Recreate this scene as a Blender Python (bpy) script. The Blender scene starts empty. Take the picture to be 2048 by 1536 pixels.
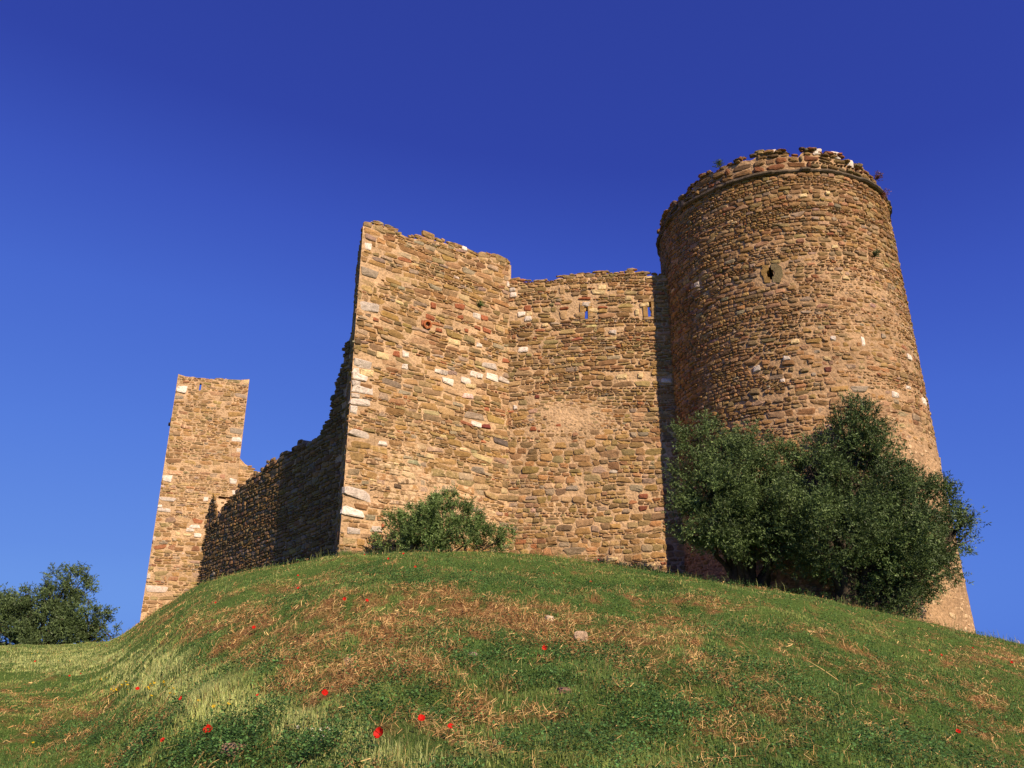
import bpy, math, random
import numpy as np

rs = np.random.RandomState(7)
scene = bpy.context.scene
COL = scene.collection
EYE = 1.6
TH = math.atan(0.3705)
CT, ST = math.cos(TH), math.sin(TH)
FPX = 1600.0

# ------------------------------------------------------------------ geometry helpers
def ray(px, py):
    v = 768.0 - py
    return (px - 1024.0), FPX * CT - v * ST, FPX * ST + v * CT

def at(px, py, Y):
    x, y, z = ray(px, py)
    return np.array([x / y * Y, Y, EYE + z / y * Y])

def proj(x, y, z):
    zz = z - EYE
    c = y * CT + zz * ST
    u = -y * ST + zz * CT
    c = np.maximum(c, 0.05)
    return 1024 + FPX * x / c, 768 - FPX * u / c

def on_plane(px, py, P0, d):
    """pixel -> (u along the wall, world z) on the vertical plane through P0 along d"""
    rx, ry, rz = ray(px, py)
    # P0 + d u = t (rx, ry)
    det = d[0] * (-ry) - (-rx) * d[1]
    bx, by = -P0[0], -P0[1]
    u = (bx * (-ry) - (-rx) * by) / det
    t = (d[0] * by - d[1] * bx) / det
    return u, EYE + t * rz

def hash2(ix, iy, seed):
    h = (ix.astype(np.int64) * 374761393 + iy.astype(np.int64) * 668265263 + seed * 974634777) & 0xffffffff
    h = ((h ^ (h >> 13)) * 1274126177) & 0xffffffff
    h = h ^ (h >> 16)
    return (h & 0xffff) / 65535.0

def vnoise(x, y, seed=0):
    x = np.asarray(x, float); y = np.asarray(y, float)
    ix = np.floor(x); iy = np.floor(y)
    fx = x - ix; fy = y - iy
    fx = fx * fx * (3 - 2 * fx); fy = fy * fy * (3 - 2 * fy)
    a = hash2(ix, iy, seed); b = hash2(ix + 1, iy, seed)
    c = hash2(ix, iy + 1, seed); d = hash2(ix + 1, iy + 1, seed)
    return (a + (b - a) * fx) * (1 - fy) + (c + (d - c) * fx) * fy

def fbm(x, y, seed=0, oct=4):
    s = 0; a = 0.5; t = 0
    for k in range(oct):
        s = s + a * vnoise(np.asarray(x) * 2 ** k + 17.3 * k, np.asarray(y) * 2 ** k - 9.1 * k, seed + k)
        t += a; a *= 0.5
    return s / t          # 0..1

def sstep(a, b, x):
    t = np.clip((np.asarray(x, float) - a) / (b - a), 0, 1)
    return t * t * (3 - 2 * t)

# ------------------------------------------------------------------ object helpers
class MB:
    """gathers vertices, faces, a colour and a material index for ONE mesh"""
    def __init__(s):
        s.v = []; s.c = []; s.loops = []; s.sizes = []; s.m = []; s.n = 0; s.e = []
    def add(s, verts, faces, col=None, mat=0, extra=0.0):
        verts = np.asarray(verts, float).reshape(-1, 3)
        faces = np.asarray(faces, np.int64)
        k = faces.shape[1]
        s.v.append(verts)
        if col is None: col = (1, 1, 1)
        col = np.asarray(col, float)
        if col.ndim == 1: col = np.tile(col, (len(verts), 1))
        s.c.append(col)
        s.e.append(np.full(len(verts), extra) if np.isscalar(extra) else np.asarray(extra, float))
        s.loops.append((faces + s.n).ravel())
        s.sizes.append(np.full(len(faces), k))
        s.m.append(np.full(len(faces), mat))
        s.n += len(verts)
    def build(s, name, mats, parent=None, smooth=False):
        me = bpy.data.meshes.new(name)
        v = np.concatenate(s.v); lo = np.concatenate(s.loops); sz = np.concatenate(s.sizes)
        me.vertices.add(len(v)); me.loops.add(len(lo)); me.polygons.add(len(sz))
        me.vertices.foreach_set('co', v.ravel().astype(np.float32))
        me.loops.foreach_set('vertex_index', lo.astype(np.int32))
        st = np.concatenate([[0], np.cumsum(sz)[:-1]])
        me.polygons.foreach_set('loop_start', st.astype(np.int32))
        me.polygons.foreach_set('loop_total', sz.astype(np.int32))
        me.polygons.foreach_set('material_index', np.concatenate(s.m).astype(np.int32))
        me.polygons.foreach_set('use_smooth', np.full(len(sz), smooth))
        ca = me.attributes.new('Col', 'FLOAT_COLOR', 'POINT')
        c4 = np.ones((len(v), 4), np.float32); c4[:, :3] = np.concatenate(s.c)
        ca.data.foreach_set('color', c4.ravel())
        ea = me.attributes.new('smear', 'FLOAT', 'POINT')
        ea.data.foreach_set('value', np.concatenate(s.e).astype(np.float32))
        me.update(calc_edges=True); me.validate()
        if not isinstance(mats, (list, tuple)): mats = [mats]
        for m in mats: me.materials.append(m)
        o = bpy.data.objects.new(name, me); COL.objects.link(o)
        if parent is not None: o.parent = parent
        return o

def empty(name, loc):
    o = bpy.data.objects.new(name, None); COL.objects.link(o)
    o.location = loc
    return o

def tag(o, label=None, cat=None, group=None, kind=None):
    if label: o['label'] = label
    if cat: o['category'] = cat
    if group: o['group'] = group
    if kind: o['kind'] = kind
    return o

# world matrices of the Empties are pure translations: parts are built in world space and shifted
def part(mb, name, mats, root, smooth=False):
    o = mb.build(name, mats, root, smooth)
    o.location = -root.location
    return o

# ------------------------------------------------------------------ materials
def new_mat(name):
    m = bpy.data.materials.new(name); m.use_nodes = True
    nt = m.node_tree; N = nt.nodes; L = nt.links
    return m, N, L, N['Principled BSDF']

def noise(N, L, scale, detail=4, rough=0.6, vec=None):
    n = N.new('ShaderNodeTexNoise'); n.inputs['Scale'].default_value = scale
    n.inputs['Detail'].default_value = detail; n.inputs['Roughness'].default_value = rough
    if vec is not None: L.new(vec, n.inputs['Vector'])
    return n

def ramp(N, L, src, stops):
    r = N.new('ShaderNodeValToRGB')
    while len(r.color_ramp.elements) < len(stops): r.color_ramp.elements.new(0.5)
    for e, (p, c) in zip(r.color_ramp.elements, stops):
        e.position = p
        e.color = (c[0], c[1], c[2], 1) if not np.isscalar(c) else (c, c, c, 1)
    L.new(src, r.inputs['Fac'])
    return r

def mixc(N, L, fac, a, b, mode='MIX'):
    m = N.new('ShaderNodeMix'); m.data_type = 'RGBA'; m.blend_type = mode
    for sock, val in ((m.inputs[0], fac), (m.inputs[6], a), (m.inputs[7], b)):
        if hasattr(val, 'links'): L.new(val, sock)
        elif np.isscalar(val): sock.default_value = val
        else: sock.default_value = (*val, 1)
    return m.outputs[2]

def mth(N, L, op, a, b=0.0):
    m = N.new('ShaderNodeMath'); m.operation = op; m.use_clamp = False
    for sock, val in ((m.inputs[0], a), (m.inputs[1], b)):
        if hasattr(val, 'links'): L.new(val, sock)
        else: sock.default_value = val
    return m.outputs[0]

MORTAR = (0.68, 0.475, 0.285)

def stone_material():
    m, N, L, B = new_mat('rubble_stone')
    geo = N.new('ShaderNodeNewGeometry'); P = geo.outputs['Position']
    at_ = N.new('ShaderNodeAttribute'); at_.attribute_name = 'Col'
    sm = N.new('ShaderNodeAttribute'); sm.attribute_name = 'smear'
    n1 = noise(N, L, 9, 6, 0.7, P)
    r1 = ramp(N, L, n1.outputs['Fac'], [(0.25, 0.55), (0.75, 1.4)])
    c = mixc(N, L, 1.0, at_.outputs['Color'], r1.outputs['Color'], 'MULTIPLY')
    n2 = noise(N, L, 34, 5, 0.75, P)
    r2 = ramp(N, L, n2.outputs['Fac'], [(0.3, 0.7), (0.7, 1.25)])
    c = mixc(N, L, 1.0, c, r2.outputs['Color'], 'MULTIPLY')
    # lime mortar dragged over the stone faces
    n3 = noise(N, L, 5.5, 8, 0.72, P)
    f = mth(N, L, 'ADD', n3.outputs['Fac'], sm.outputs['Fac'])
    rf = ramp(N, L, f, [(0.62, 0.0), (0.72, 1.0)])
    f2 = mth(N, L, 'MULTIPLY', rf.outputs['Color'], 0.85)
    c = mixc(N, L, f2, c, MORTAR)
    # dark lichen specks
    n4 = noise(N, L, 2.2, 9, 0.78, P)
    rl = ramp(N, L, n4.outputs['Fac'], [(0.56, 0.0), (0.66, 0.55)])
    c = mixc(N, L, rl.outputs['Color'], c, (0.10, 0.085, 0.06))
    L.new(c, B.inputs['Base Color'])
    B.inputs['Roughness'].default_value = 0.95
    B.inputs['Specular IOR Level'].default_value = 0.1
    nb = noise(N, L, 26, 8, 0.75, P)
    bp = N.new('ShaderNodeBump'); bp.inputs['Strength'].default_value = 0.9; bp.inputs['Distance'].default_value = 0.03
    L.new(nb.outputs['Fac'], bp.inputs['Height']); L.new(bp.outputs['Normal'], B.inputs['Normal'])
    return m

def mortar_material(name='lime_mortar', base=MORTAR, dark=(0.40, 0.265, 0.14)):
    m, N, L, B = new_mat(name)
    geo = N.new('ShaderNodeNewGeometry'); P = geo.outputs['Position']
    n1 = noise(N, L, 14, 8, 0.75, P)
    c = ramp(N, L, n1.outputs['Fac'], [(0.3, dark), (0.52, tuple(0.8 * k for k in base)), (0.7, base)]).outputs['Color']
    n2 = noise(N, L, 1.1, 6, 0.65, P)
    r2 = ramp(N, L, n2.outputs['Fac'], [(0.3, (0.66, 0.62, 0.6)), (0.65, (1.12, 1.05, 1.0))])
    c = mixc(N, L, 1.0, c, r2.outputs['Color'], 'MULTIPLY')
    vo = N.new('ShaderNodeTexVoronoi'); vo.inputs['Scale'].default_value = 11; L.new(P, vo.inputs['Vector'])
    rv = ramp(N, L, vo.outputs['Distance'], [(0.1, 0.72), (0.55, 1.1)])
    c = mixc(N, L, 0.7, c, rv.outputs['Color'], 'MULTIPLY')
    L.new(c, B.inputs['Base Color'])
    B.inputs['Roughness'].default_value = 0.97; B.inputs['Specular IOR Level'].default_value = 0.05
    h = mth(N, L, 'ADD', n1.outputs['Fac'], mth(N, L, 'MULTIPLY', vo.outputs['Distance'], -0.6))
    bp = N.new('ShaderNodeBump'); bp.inputs['Strength'].default_value = 0.9; bp.inputs['Distance'].default_value = 0.05
    L.new(h, bp.inputs['Height']); L.new(bp.outputs['Normal'], B.inputs['Normal'])
    return m

def attr_material(name, rough=0.8, transl=0.0, var=0.25, scale=3.0, spec=0.2):
    m, N, L, B = new_mat(name)
    at_ = N.new('ShaderNodeAttribute'); at_.attribute_name = 'Col'
    geo = N.new('ShaderNodeNewGeometry')
    n1 = noise(N, L, scale, 4, 0.6, geo.outputs['Position'])
    r = ramp(N, L, n1.outputs['Fac'], [(0.3, 1 - var), (0.7, 1 + var)])
    c = mixc(N, L, 1.0, at_.outputs['Color'], r.outputs['Color'], 'MULTIPLY')
    L.new(c, B.inputs['Base Color'])
    B.inputs['Roughness'].default_value = rough; B.inputs['Specular IOR Level'].default_value = spec
    if transl > 0:
        tr = N.new('ShaderNodeBsdfTranslucent'); L.new(c, tr.inputs['Color'])
        mx = N.new('ShaderNodeMixShader'); mx.inputs[0].default_value = transl
        out = N['Material Output']
        L.new(B.outputs[0], mx.inputs[1]); L.new(tr.outputs[0], mx.inputs[2]); L.new(mx.outputs[0], out.inputs['Surface'])
    return m

M_STONE = stone_material()
M_MORTAR = mortar_material()
M_MORTAR_B = mortar_material('weathered_mortar', (.57, .385, .225), (.30, .185, .10))
M_LEAF = attr_material('olive_leaf', 0.5, 0.18, 0.25, 1.6, 0.25)
M_GRASS = attr_material('grass_blade', 0.6, 0.35, 0.35, 2.6, 0.25)
M_STRAW = attr_material('dry_straw', 0.8, 0.1, 0.3, 2.0, 0.15)
M_BARK = attr_material('bark', 0.95, 0.0, 0.4, 14.0, 0.1)
M_PETAL = attr_material('poppy_petal', 0.6, 0.25, 0.1, 20.0, 0.2)
M_CLAY = attr_material('fired_clay', 0.9, 0.0, 0.3, 22.0, 0.1)
M_METAL = attr_material('dark_iron', 0.6, 0.0, 0.3, 22.0, 0.3)
M_ROCK = M_STONE

# ------------------------------------------------------------------ masonry
OCHRE = (0.37, 0.217, 0.083); TAN = (0.42, 0.265, 0.135); OLIVE = (0.265, 0.178, 0.09); BROWN = (0.255, 0.135, 0.062)
GREY = (0.335, 0.258, 0.185); RED = (0.34, 0.115, 0.055); CREAM = (0.66, 0.48, 0.25); WHITE = (0.74, 0.62, 0.52); DARK = (0.13, 0.085, 0.055)
PAL = np.array([OCHRE, TAN, OLIVE, BROWN, GREY, RED, CREAM, WHITE, DARK])
W_STD = np.array([.34, .26, .14, .11, .10, .012, .014, .004, .004])

def layout(u0, u1, v0, v1, band=(.2, .42), ar=(1.3, 3.6), thin=.55, rng=rs):
    """irregular coursed rubble: rows of (uc, vc, hw, hh)"""
    R = []
    v = v0
    while v < v1:
        H = rng.uniform(*band)
        u = u0 - rng.uniform(0, .5)
        while u < u1:
            W = rng.uniform(.6, 1.9)
            if H > .30: n = rng.choice([1, 2, 3], p=[1 - thin, thin * .65, thin * .35])
            else: n = rng.choice([1, 2], p=[1 - thin * .7, thin * .7])
            cuts = np.sort(rng.uniform(.25, .75, n - 1)) if n == 2 else (np.array([.33, .66]) + rng.uniform(-.08, .08, 2) if n == 3 else np.array([]))
            ed = np.concatenate([[0], cuts, [1]]) * H
            for k in range(n):
                h = ed[k + 1] - ed[k]
                a = u + rng.uniform(-.08, .08); e = u + W
                while a < e - .05:
                    w = h * rng.uniform(*ar)
                    w = min(max(w, .1), .75)
                    if e - (a + w) < .1: w = e - a
                    if h > .17 and rng.rand() < .12 and w < .5:       # a slot packed with two small stones
                        s = rng.uniform(.35, .65)
                        R.append((a + w / 2, v + ed[k] + h * s / 2, w / 2, h * s / 2))
                        R.append((a + w / 2, v + ed[k] + h * (1 + s) / 2, w / 2, h * (1 - s) / 2))
                    else:
                        R.append((a + w / 2, v + ed[k] + h / 2, w / 2, h / 2))
                    a += w
            u += W
        v += H
    R = np.array(R)
    return R[(R[:, 0] + R[:, 2] * .6 < u1) & (R[:, 0] - R[:, 2] * .6 > u0)]

def warp(R, amp=.05, seed=0):
    R = R.copy()
    R[:, 1] += amp * 2 * (fbm(R[:, 0] * .55, R[:, 1] * .5, seed, 3) - .5) * 2
    R[:, 0] += amp * (fbm(R[:, 0] * .8, R[:, 1] * .8, seed + 50, 2) - .5) * 2
    return R

def add_stones(mb, R, cols, F, h0, smear, gap=.022, K=10, bulge=.016, hvar=.012, jit=.09, sq=(.35, .75), rng=rs):
    N = len(R)
    if N == 0: return
    hw = np.maximum(R[:, 2] - gap / 2, .02)[:, None]; hh = np.maximum(R[:, 3] - gap / 2, .015)[:, None]
    t = np.linspace(0, 2 * np.pi, K, endpoint=False)[None, :] + rng.uniform(0, .6, (N, 1)) + rng.normal(0, .12, (N, K))
    ex = rng.uniform(sq[0], sq[1], (N, 1))
    cx = np.sign(np.cos(t)) * np.abs(np.cos(t)) ** ex; cy = np.sign(np.sin(t)) * np.abs(np.sin(t)) ** ex
    j = 1 + rng.normal(0, jit, (N, K))
    X = cx * hw * j; Y = cy * hh * (1 + rng.normal(0, jit, (N, K)))
    Y = Y + rng.normal(0, .075, (N, 1)) * X
    X = X * (1 + rng.normal(0, .12, (N, 1)) * cy); Y = Y * (1 + rng.normal(0, .12, (N, 1)) * cx)
    h = np.asarray(h0).reshape(-1, 1) + rng.normal(0, hvar, (N, 1))
    tu = rng.normal(0, .06, (N, 1)); tv = rng.normal(0, .10, (N, 1))
    rings = []
    for s, dh, nz in ((1.0, None, 0), (.95, -.010, .004), (.66, bulge * .7, .006)):
        x = X * s; y = Y * s
        if dh is None: hz = np.full_like(x, -.05)
        else: hz = h + dh + tu * x + tv * y + rng.normal(0, nz, (N, K))
        rings.append(np.stack([R[:, 0:1] + x, R[:, 1:2] + y, hz], -1))
    ctr = np.stack([R[:, 0], R[:, 1], h[:, 0] + bulge + rng.normal(0, .004, N)], -1)[:, None, :]
    V = np.concatenate(rings + [ctr], 1)           # N, 3K+1, 3
    XYZ = F(V[..., 0].ravel(), V[..., 1].ravel(), V[..., 2].ravel())
    i = np.arange(K); i2 = (i + 1) % K
    q = np.concatenate([np.stack([i + a * K, i2 + a * K, i2 + (a + 1) * K, i + (a + 1) * K], 1) for a in (0, 1)])
    tri = np.stack([i + 2 * K, i2 + 2 * K, np.full(K, 3 * K)], 1)
    base = (np.arange(N) * (3 * K + 1))[:, None, None]
    C = np.repeat(cols, 3 * K + 1, 0)
    E = np.repeat(np.asarray(smear), 3 * K + 1)
    n0 = mb.n
    mb.add(XYZ, (q[None] + base).reshape(-1, 4), C, 0, E)
    # the triangles share the same vertices
    mb.loops.append((tri[None] + base).ravel() + n0); mb.sizes.append(np.full(N * K, 3)); mb.m.append(np.zeros(N * K, int))

def pick_cols(N, w, rng=rs):
    """w: (9,) or (N,9) weights"""
    w = np.broadcast_to(np.asarray(w, float), (N, 9)); w = w / w.sum(1, keepdims=True)
    k = (rng.rand(N, 1) > np.cumsum(w, 1)).sum(1).clip(0, 8)
    c = (PAL[k] * .70 + .30 * np.array([.345, .21, .095])) * rng.uniform(.74, 1.2, (N, 1)) * (1 + rng.normal(0, .05, (N, 3)))
    return np.clip(c, .01, .85)

def add_sheet(mb, u0, u1, vb, vt, F, mort, thick, du=.06, dv=.06, holes=(), vmax=None, back=True, mat=1):
    """mortar core: front grid that follows the broken top vt(u), a top and a back"""
    nu = max(2, int((u1 - u0) / du)); U = np.linspace(u0, u1, nu)
    T = vt(U)
    nv = max(2, int((np.max(T) - vb) / dv)); t = np.linspace(0, 1, nv)
    UU, TT = np.meshgrid(U, t)
    VV = vb + (T[None, :] - vb) * TT
    HH = mort(UU, VV)
    rows_u = [UU]; rows_v = [VV]; rows_h = [HH]
    if back:
        rows_u += [U[None], U[None], U[None]]
        rows_v += [T[None] + .02 * (vnoise(U * 6, U * 0, 3)[None] - .5), T[None] - .1, np.full((1, nu), vb)]
        rows_h += [np.full((1, nu), -thick * .5), np.full((1, nu), -thick), np.full((1, nu), -thick)]
    UU = np.concatenate(rows_u); VV = np.concatenate(rows_v); HH = np.concatenate(rows_h)
    nr = UU.shape[0]
    idx = np.arange(nr * nu).reshape(nr, nu)
    q = np.stack([idx[:-1, :-1], idx[:-1, 1:], idx[1:, 1:], idx[1:, :-1]], -1).reshape(-1, 4)
    if len(holes):
        fu = UU.ravel()[q].mean(1); fv = VV.ravel()[q].mean(1); keep = np.ones(len(q), bool)
        isback = np.arange(len(q)) >= (nr - 2) * (nu - 1)
        for (a, b, c, d) in holes:
            keep &= ~((fu > a) & (fu < b) & (fv > c) & (fv < d) & ~isback)
            if back: keep &= ~(isback & (fu > a - .05) & (fu < b + .05))   # back skin left open behind a slit
        q = q[keep]
    mb.add(F(UU.ravel(), VV.ravel(), HH.ravel()), q, MORTAR, mat)

def plane_F(P0, d, n):
    d = np.asarray(d, float); n = np.asarray(n, float)
    def F(u, v, h):
        return np.stack([P0[0] + d[0] * u + n[0] * h, P0[1] + d[1] * u + n[1] * h, v], -1)
    return F

def specials(lst, P0, d):
    """(x0, y0, x1, y1, colour) blocks measured on the photograph -> rows on the wall plane"""
    R = []; C = []
    for (x0, y0, x1, y1, c) in lst:
        ym = (y0 + y1) / 2; xm = (x0 + x1) / 2
        ua, _ = on_plane(x0, ym, P0, d); ub, _ = on_plane(x1, ym, P0, d)
        _, va = on_plane(xm, y1, P0, d); _, vb_ = on_plane(xm, y0, P0, d)
        R.append(((ua + ub) / 2, (va + vb_) / 2, abs(ub - ua) / 2 + .012, (vb_ - va) / 2 + .012)); C.append(c)
    return np.array(R), np.array(C, float)

def drop_overlap(R, S, m=.75):
    keep = np.ones(len(R), bool)
    for s in S:
        keep &= ~((np.abs(R[:, 0] - s[0]) < s[2] + R[:, 2] * m) & (np.abs(R[:, 1] - s[1]) < s[3] + R[:, 3] * m))
    return R[keep]

def top_fn(pts, P0, d, amp=.04, seed=0):
    uv = np.array(sorted(on_plane(x, y, P0, d) for x, y in pts))
    def vt(u):
        u = np.asarray(u, float)
        return np.interp(u, uv[:, 0], uv[:, 1]) + amp * (vnoise(u * 5, u * 0, seed) - .5) * 2
    return vt

def tunnel(mb, F, a, b, c, d, t0, t1, col=(.3, .2, .1)):
    """lining of an opening from depth t0 to -t1"""
    P = [(a, c), (b, c), (b, d), (a, d)]
    V = np.concatenate([F(np.array([p[0] for p in P]), np.array([p[1] for p in P]), np.full(4, h)) for h in (t0, -t1)])
    mb.add(V, [[k, (k + 1) % 4, 4 + (k + 1) % 4, 4 + k] for k in range(4)], col, 0)

def box(mb, c, hx, hy, hz, rot=0, col=(1, 1, 1), mat=0, bev=.0, jit=0):
    ca, sa = math.cos(rot), math.sin(rot)
    V = []
    for z in (-1, 1):
        for s in (1 - bev, 1):
            pass
    b = bev
    prof = [(-1, -1 + b), (-1 + b, -1), (1 - b, -1), (1, -1 + b), (1, 1 - b), (1 - b, 1), (-1 + b, 1), (-1, 1 - b)]
    for z, s in ((-1, 1 - b), (-1 + b, 1), (1 - b, 1), (1, 1 - b)):
        for (x, y) in prof:
            X = x * hx * s + rs.normal(0, jit) ; Y = y * hy * s + rs.normal(0, jit)
            V.append((c[0] + X * ca - Y * sa, c[1] + X * sa + Y * ca, c[2] + z * hz + rs.normal(0, jit)))
    q = [[r * 8 + k, r * 8 + (k + 1) % 8, (r + 1) * 8 + (k + 1) % 8, (r + 1) * 8 + k] for r in range(3) for k in range(8)]
    n0 = mb.n
    mb.add(V, q, col, mat)
    for ring in (0, 24):
        mb.loops.append(np.arange(8) + ring + n0); mb.sizes.append(np.array([8])); mb.m.append(np.array([mat]))

def tube(mb, pts, rad, col, n=8, mat=0, rough=0.0):
    pts = np.asarray(pts, float); rad = np.broadcast_to(np.asarray(rad, float), (len(pts),))
    tan = np.gradient(pts, axis=0); tan /= np.linalg.norm(tan, axis=1, keepdims=True) + 1e-9
    ref = np.array([.31, .17, .93]) if abs(tan[0, 2]) < .8 else np.array([.9, .3, .1])
    A = np.cross(tan, ref); A /= np.linalg.norm(A, axis=1, keepdims=True) + 1e-9
    B = np.cross(tan, A)
    t = np.linspace(0, 2 * np.pi, n, endpoint=False)
    r = rad[:, None] * (1 + rough * rs.normal(0, 1, (len(pts), n)))
    V = pts[:, None, :] + r[..., None] * (np.cos(t)[None, :, None] * A[:, None, :] + np.sin(t)[None, :, None] * B[:, None, :])
    idx = np.arange(len(pts) * n).reshape(len(pts), n); nx = np.roll(idx, -1, 1)
    q = np.stack([idx[:-1], nx[:-1], nx[1:], idx[1:]], -1).reshape(-1, 4)
    n0 = mb.n
    mb.add(V.reshape(-1, 3), q, col, mat)
    for ring in (idx[0], idx[-1]):
        mb.loops.append(ring + n0); mb.sizes.append(np.array([n])); mb.m.append(np.array([mat]))

# ------------------------------------------------------------------ plan of the castle
C_ = np.array([-4.712, 22.0])                      # outer corner of the bastion
D_F = np.array([.8, .6]); N_F = np.array([.6, -.8])          # bastion front
D_W = np.array([-.6, .8]); N_W = np.array([-.8, -.6])        # long side wall
rho = math.radians(15); RL = 1.72
D_R = np.array([-math.sin(rho), math.cos(rho)]); N_R = np.array([-math.cos(rho), -math.sin(rho)])
P_ = C_ + RL * D_R                                 # where the side wall starts
LF = 5.73
I_ = C_ + LF * D_F                                 # inner corner
a7 = math.radians(7)
D_C = np.array([math.cos(a7), -math.sin(a7)]); N_C = np.array([-math.sin(a7), -math.cos(a7)])  # curtain
TC = np.array([9.27, 25.13]); TR = 3.87            # round tower
def tower_r(z): return TR + .17 * np.clip((16.6 - z) / 14.0, 0, 1.3)

# ------------------------------------------------------------------ terrain
colpx = np.array([-60, 0, 120, 215, 250, 277, 330, 400, 460, 520, 600, 677, 760, 850, 1000, 1100, 1250, 1350, 1500, 1650, 1800, 1950, 2048, 2110.])
rowpx = np.array([1290, 1291, 1292, 1284, 1268, 1248, 1213, 1168, 1150, 1138, 1125, 1112, 1107, 1105, 1107, 1113, 1132, 1148, 1174, 1200, 1236, 1272, 1293, 1308.])
crestY = np.array([40, 40, 40, 39, 37, 35.5, 33.5, 30.8, 29, 27.2, 24.4, 21.7, 21.7, 22.2, 23.2, 23.6, 22.8, 21.3, 19.2, 18.6, 18.8, 20.0, 21.0, 21.5])
_v = 768 - rowpx; _yy = FPX * CT - _v * ST; _zz = FPX * ST + _v * CT
azk = np.degrees(np.arctan2(colpx - 1024, _yy)); eck = _zz / _yy            # slope z/y at the crest
rck = crestY / np.cos(np.radians(azk)); eck = eck * np.cos(np.radians(azk))   # per metre of range
_azf = np.arange(-180, 180.01, .25)
azk2 = np.concatenate([[-180, -120, -70, -42], azk, [42, 70, 120, 180]])
eck2 = np.concatenate([[-.12, -.05, .0, .03], eck, [.022, -.01, -.07, -.12]])
rck2 = np.concatenate([[30, 34, 40, 45], rck, [27, 30, 30, 30]])
def _smooth(a, s):
    k = np.exp(-.5 * (np.arange(-3 * s, 3 * s + 1) / s) ** 2); k /= k.sum()
    return np.convolve(np.pad(a, 3 * s, mode='wrap'), k, 'valid')
_ec = _smooth(np.interp(_azf, azk2, eck2), 2); _rc = _smooth(np.interp(_azf, azk2, rck2), 3)

def gz(x, y, bump=True):
    x = np.asarray(x, float); y = np.asarray(y, float)
    R = np.hypot(x, y); az = np.degrees(np.arctan2(x, y))
    ec = np.interp(az, _azf, _ec); rc = np.interp(az, _azf, _rc)
    zc = ec * rc
    t = R / rc
    g = np.where(t < 1, t * (1 + .22 * (1 - t)), 1.0)
    z = -EYE + (zc + EYE) * g
    over = np.maximum(R - rc, 0)
    z = z + .25 * np.maximum(ec, 0) * np.minimum(over, 6) - .0022 * np.maximum(R - 62, 0) ** 1.35
    z = np.maximum(z, -45)
    if bump:
        am = .20 * sstep(1.5, 6, R) * (1 - .5 * sstep(.72, .97, t)) * (1 - sstep(50, 80, R))
        z = z + am * (fbm(x * .55 + 5, y * .55, 11, 3) - .5) * 2
        z = z + .10 * (1 - .5 * sstep(.8, 1., t)) * sstep(1.5, 5, R) * (fbm(x * 1.6, y * 1.6, 23, 4) - .5) * 2 * (1 - sstep(50, 80, R))
    return z + EYE

def on_ground(px, py):
    """first hit of a photograph ray on the ground"""
    rx, ry, rz = ray(px, py)
    Y = np.concatenate([np.arange(2.5, 30, .02), np.arange(30, 60, .1)])
    X = rx / ry * Y; Z = EYE + rz / ry * Y
    d = Z - gz(X, Y)
    k = np.argmax(d < 0)
    if d[k] >= 0: k = int(np.argmin(np.abs(d)))
    return np.array([X[k], Y[k], float(gz(X[k], Y[k]))])

STRAW_P = [(760, 1300, 230, 85, 1.0), (600, 1330, 130, 60, .6), (1010, 1225, 170, 34, .9), (880, 1210, 110, 45, .5), (1290, 1285, 150, 45, .9), (1130, 1275, 120, 40, .7),
           (1330, 1345, 150, 30, .8), (1480, 1440, 170, 50, .55), (1960, 1400, 110, 70, .8), (330, 1235, 90, 40, .7), (250, 1440, 140, 60, .55), (40, 1430, 80, 40, .6),
           (1620, 1270, 130, 30, .4), (640, 1180, 90, 25, .5), (1430, 1205, 90, 20, .5), (980, 1420, 200, 26, .5), (1980, 1320, 80, 25, .5), (200, 1520, 120, 30, .5), (620, 1410, 90, 40, .5),
           (1750, 1400, 90, 30, .35), (520, 1260, 80, 50, .5)]
PALE_P = [(150, 1325, 170, 30, .9), (320, 1368, 120, 36, 1.1), (450, 1418, 110, 34, 1.2), (590, 1462, 110, 34, 1.2), (700, 1500, 100, 32, 1.2), (830, 1530, 130, 26, 1.), (40, 1315, 120, 20, .7), (300, 1320, 90, 25, .6)]
WEED_P = [(430, 1490, 190, 45, 1.), (110, 1470, 110, 40, .8), (1310, 1440, 180, 50, .5), (770, 1150, 90, 35, .9), (1060, 1320, 150, 30, .6), (1480, 1330, 80, 40, .5), (1560, 1400, 140, 40, .5),
          (1880, 1470, 150, 50, .7), (1120, 1180, 200, 34, .6), (500, 1350, 60, 40, .4), (1300, 1190, 100, 30, .6), (1700, 1340, 160, 40, .5), (600, 1520, 90, 25, .7), (990, 1390, 120, 30, .4)]
def pmask(px, py, L):
    s = 0
    for (a, b, c, d, w) in L:
        s = s + w * np.exp(-((px - a) / c) ** 2 - ((py - b) / d) ** 2)
    return s
def straw_mask(x, y, z):
    px, py = proj(x, y, z)
    base = pmask(px, py, STRAW_P)
    n = fbm(x * .9, y * .9, 31, 4)
    n2 = fbm(x * 3.4, y * 3.4, 37, 4)
    return np.clip(base * .66 + (n - .5) * 1.0 + (n2 - .5) * 2.0 + (fbm(x * 9, y * 9, 39, 2) - .5) * 1.3 - .06 - .45 * np.clip(pmask(px, py, PALE_P), 0, 1), 0, 1)

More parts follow.
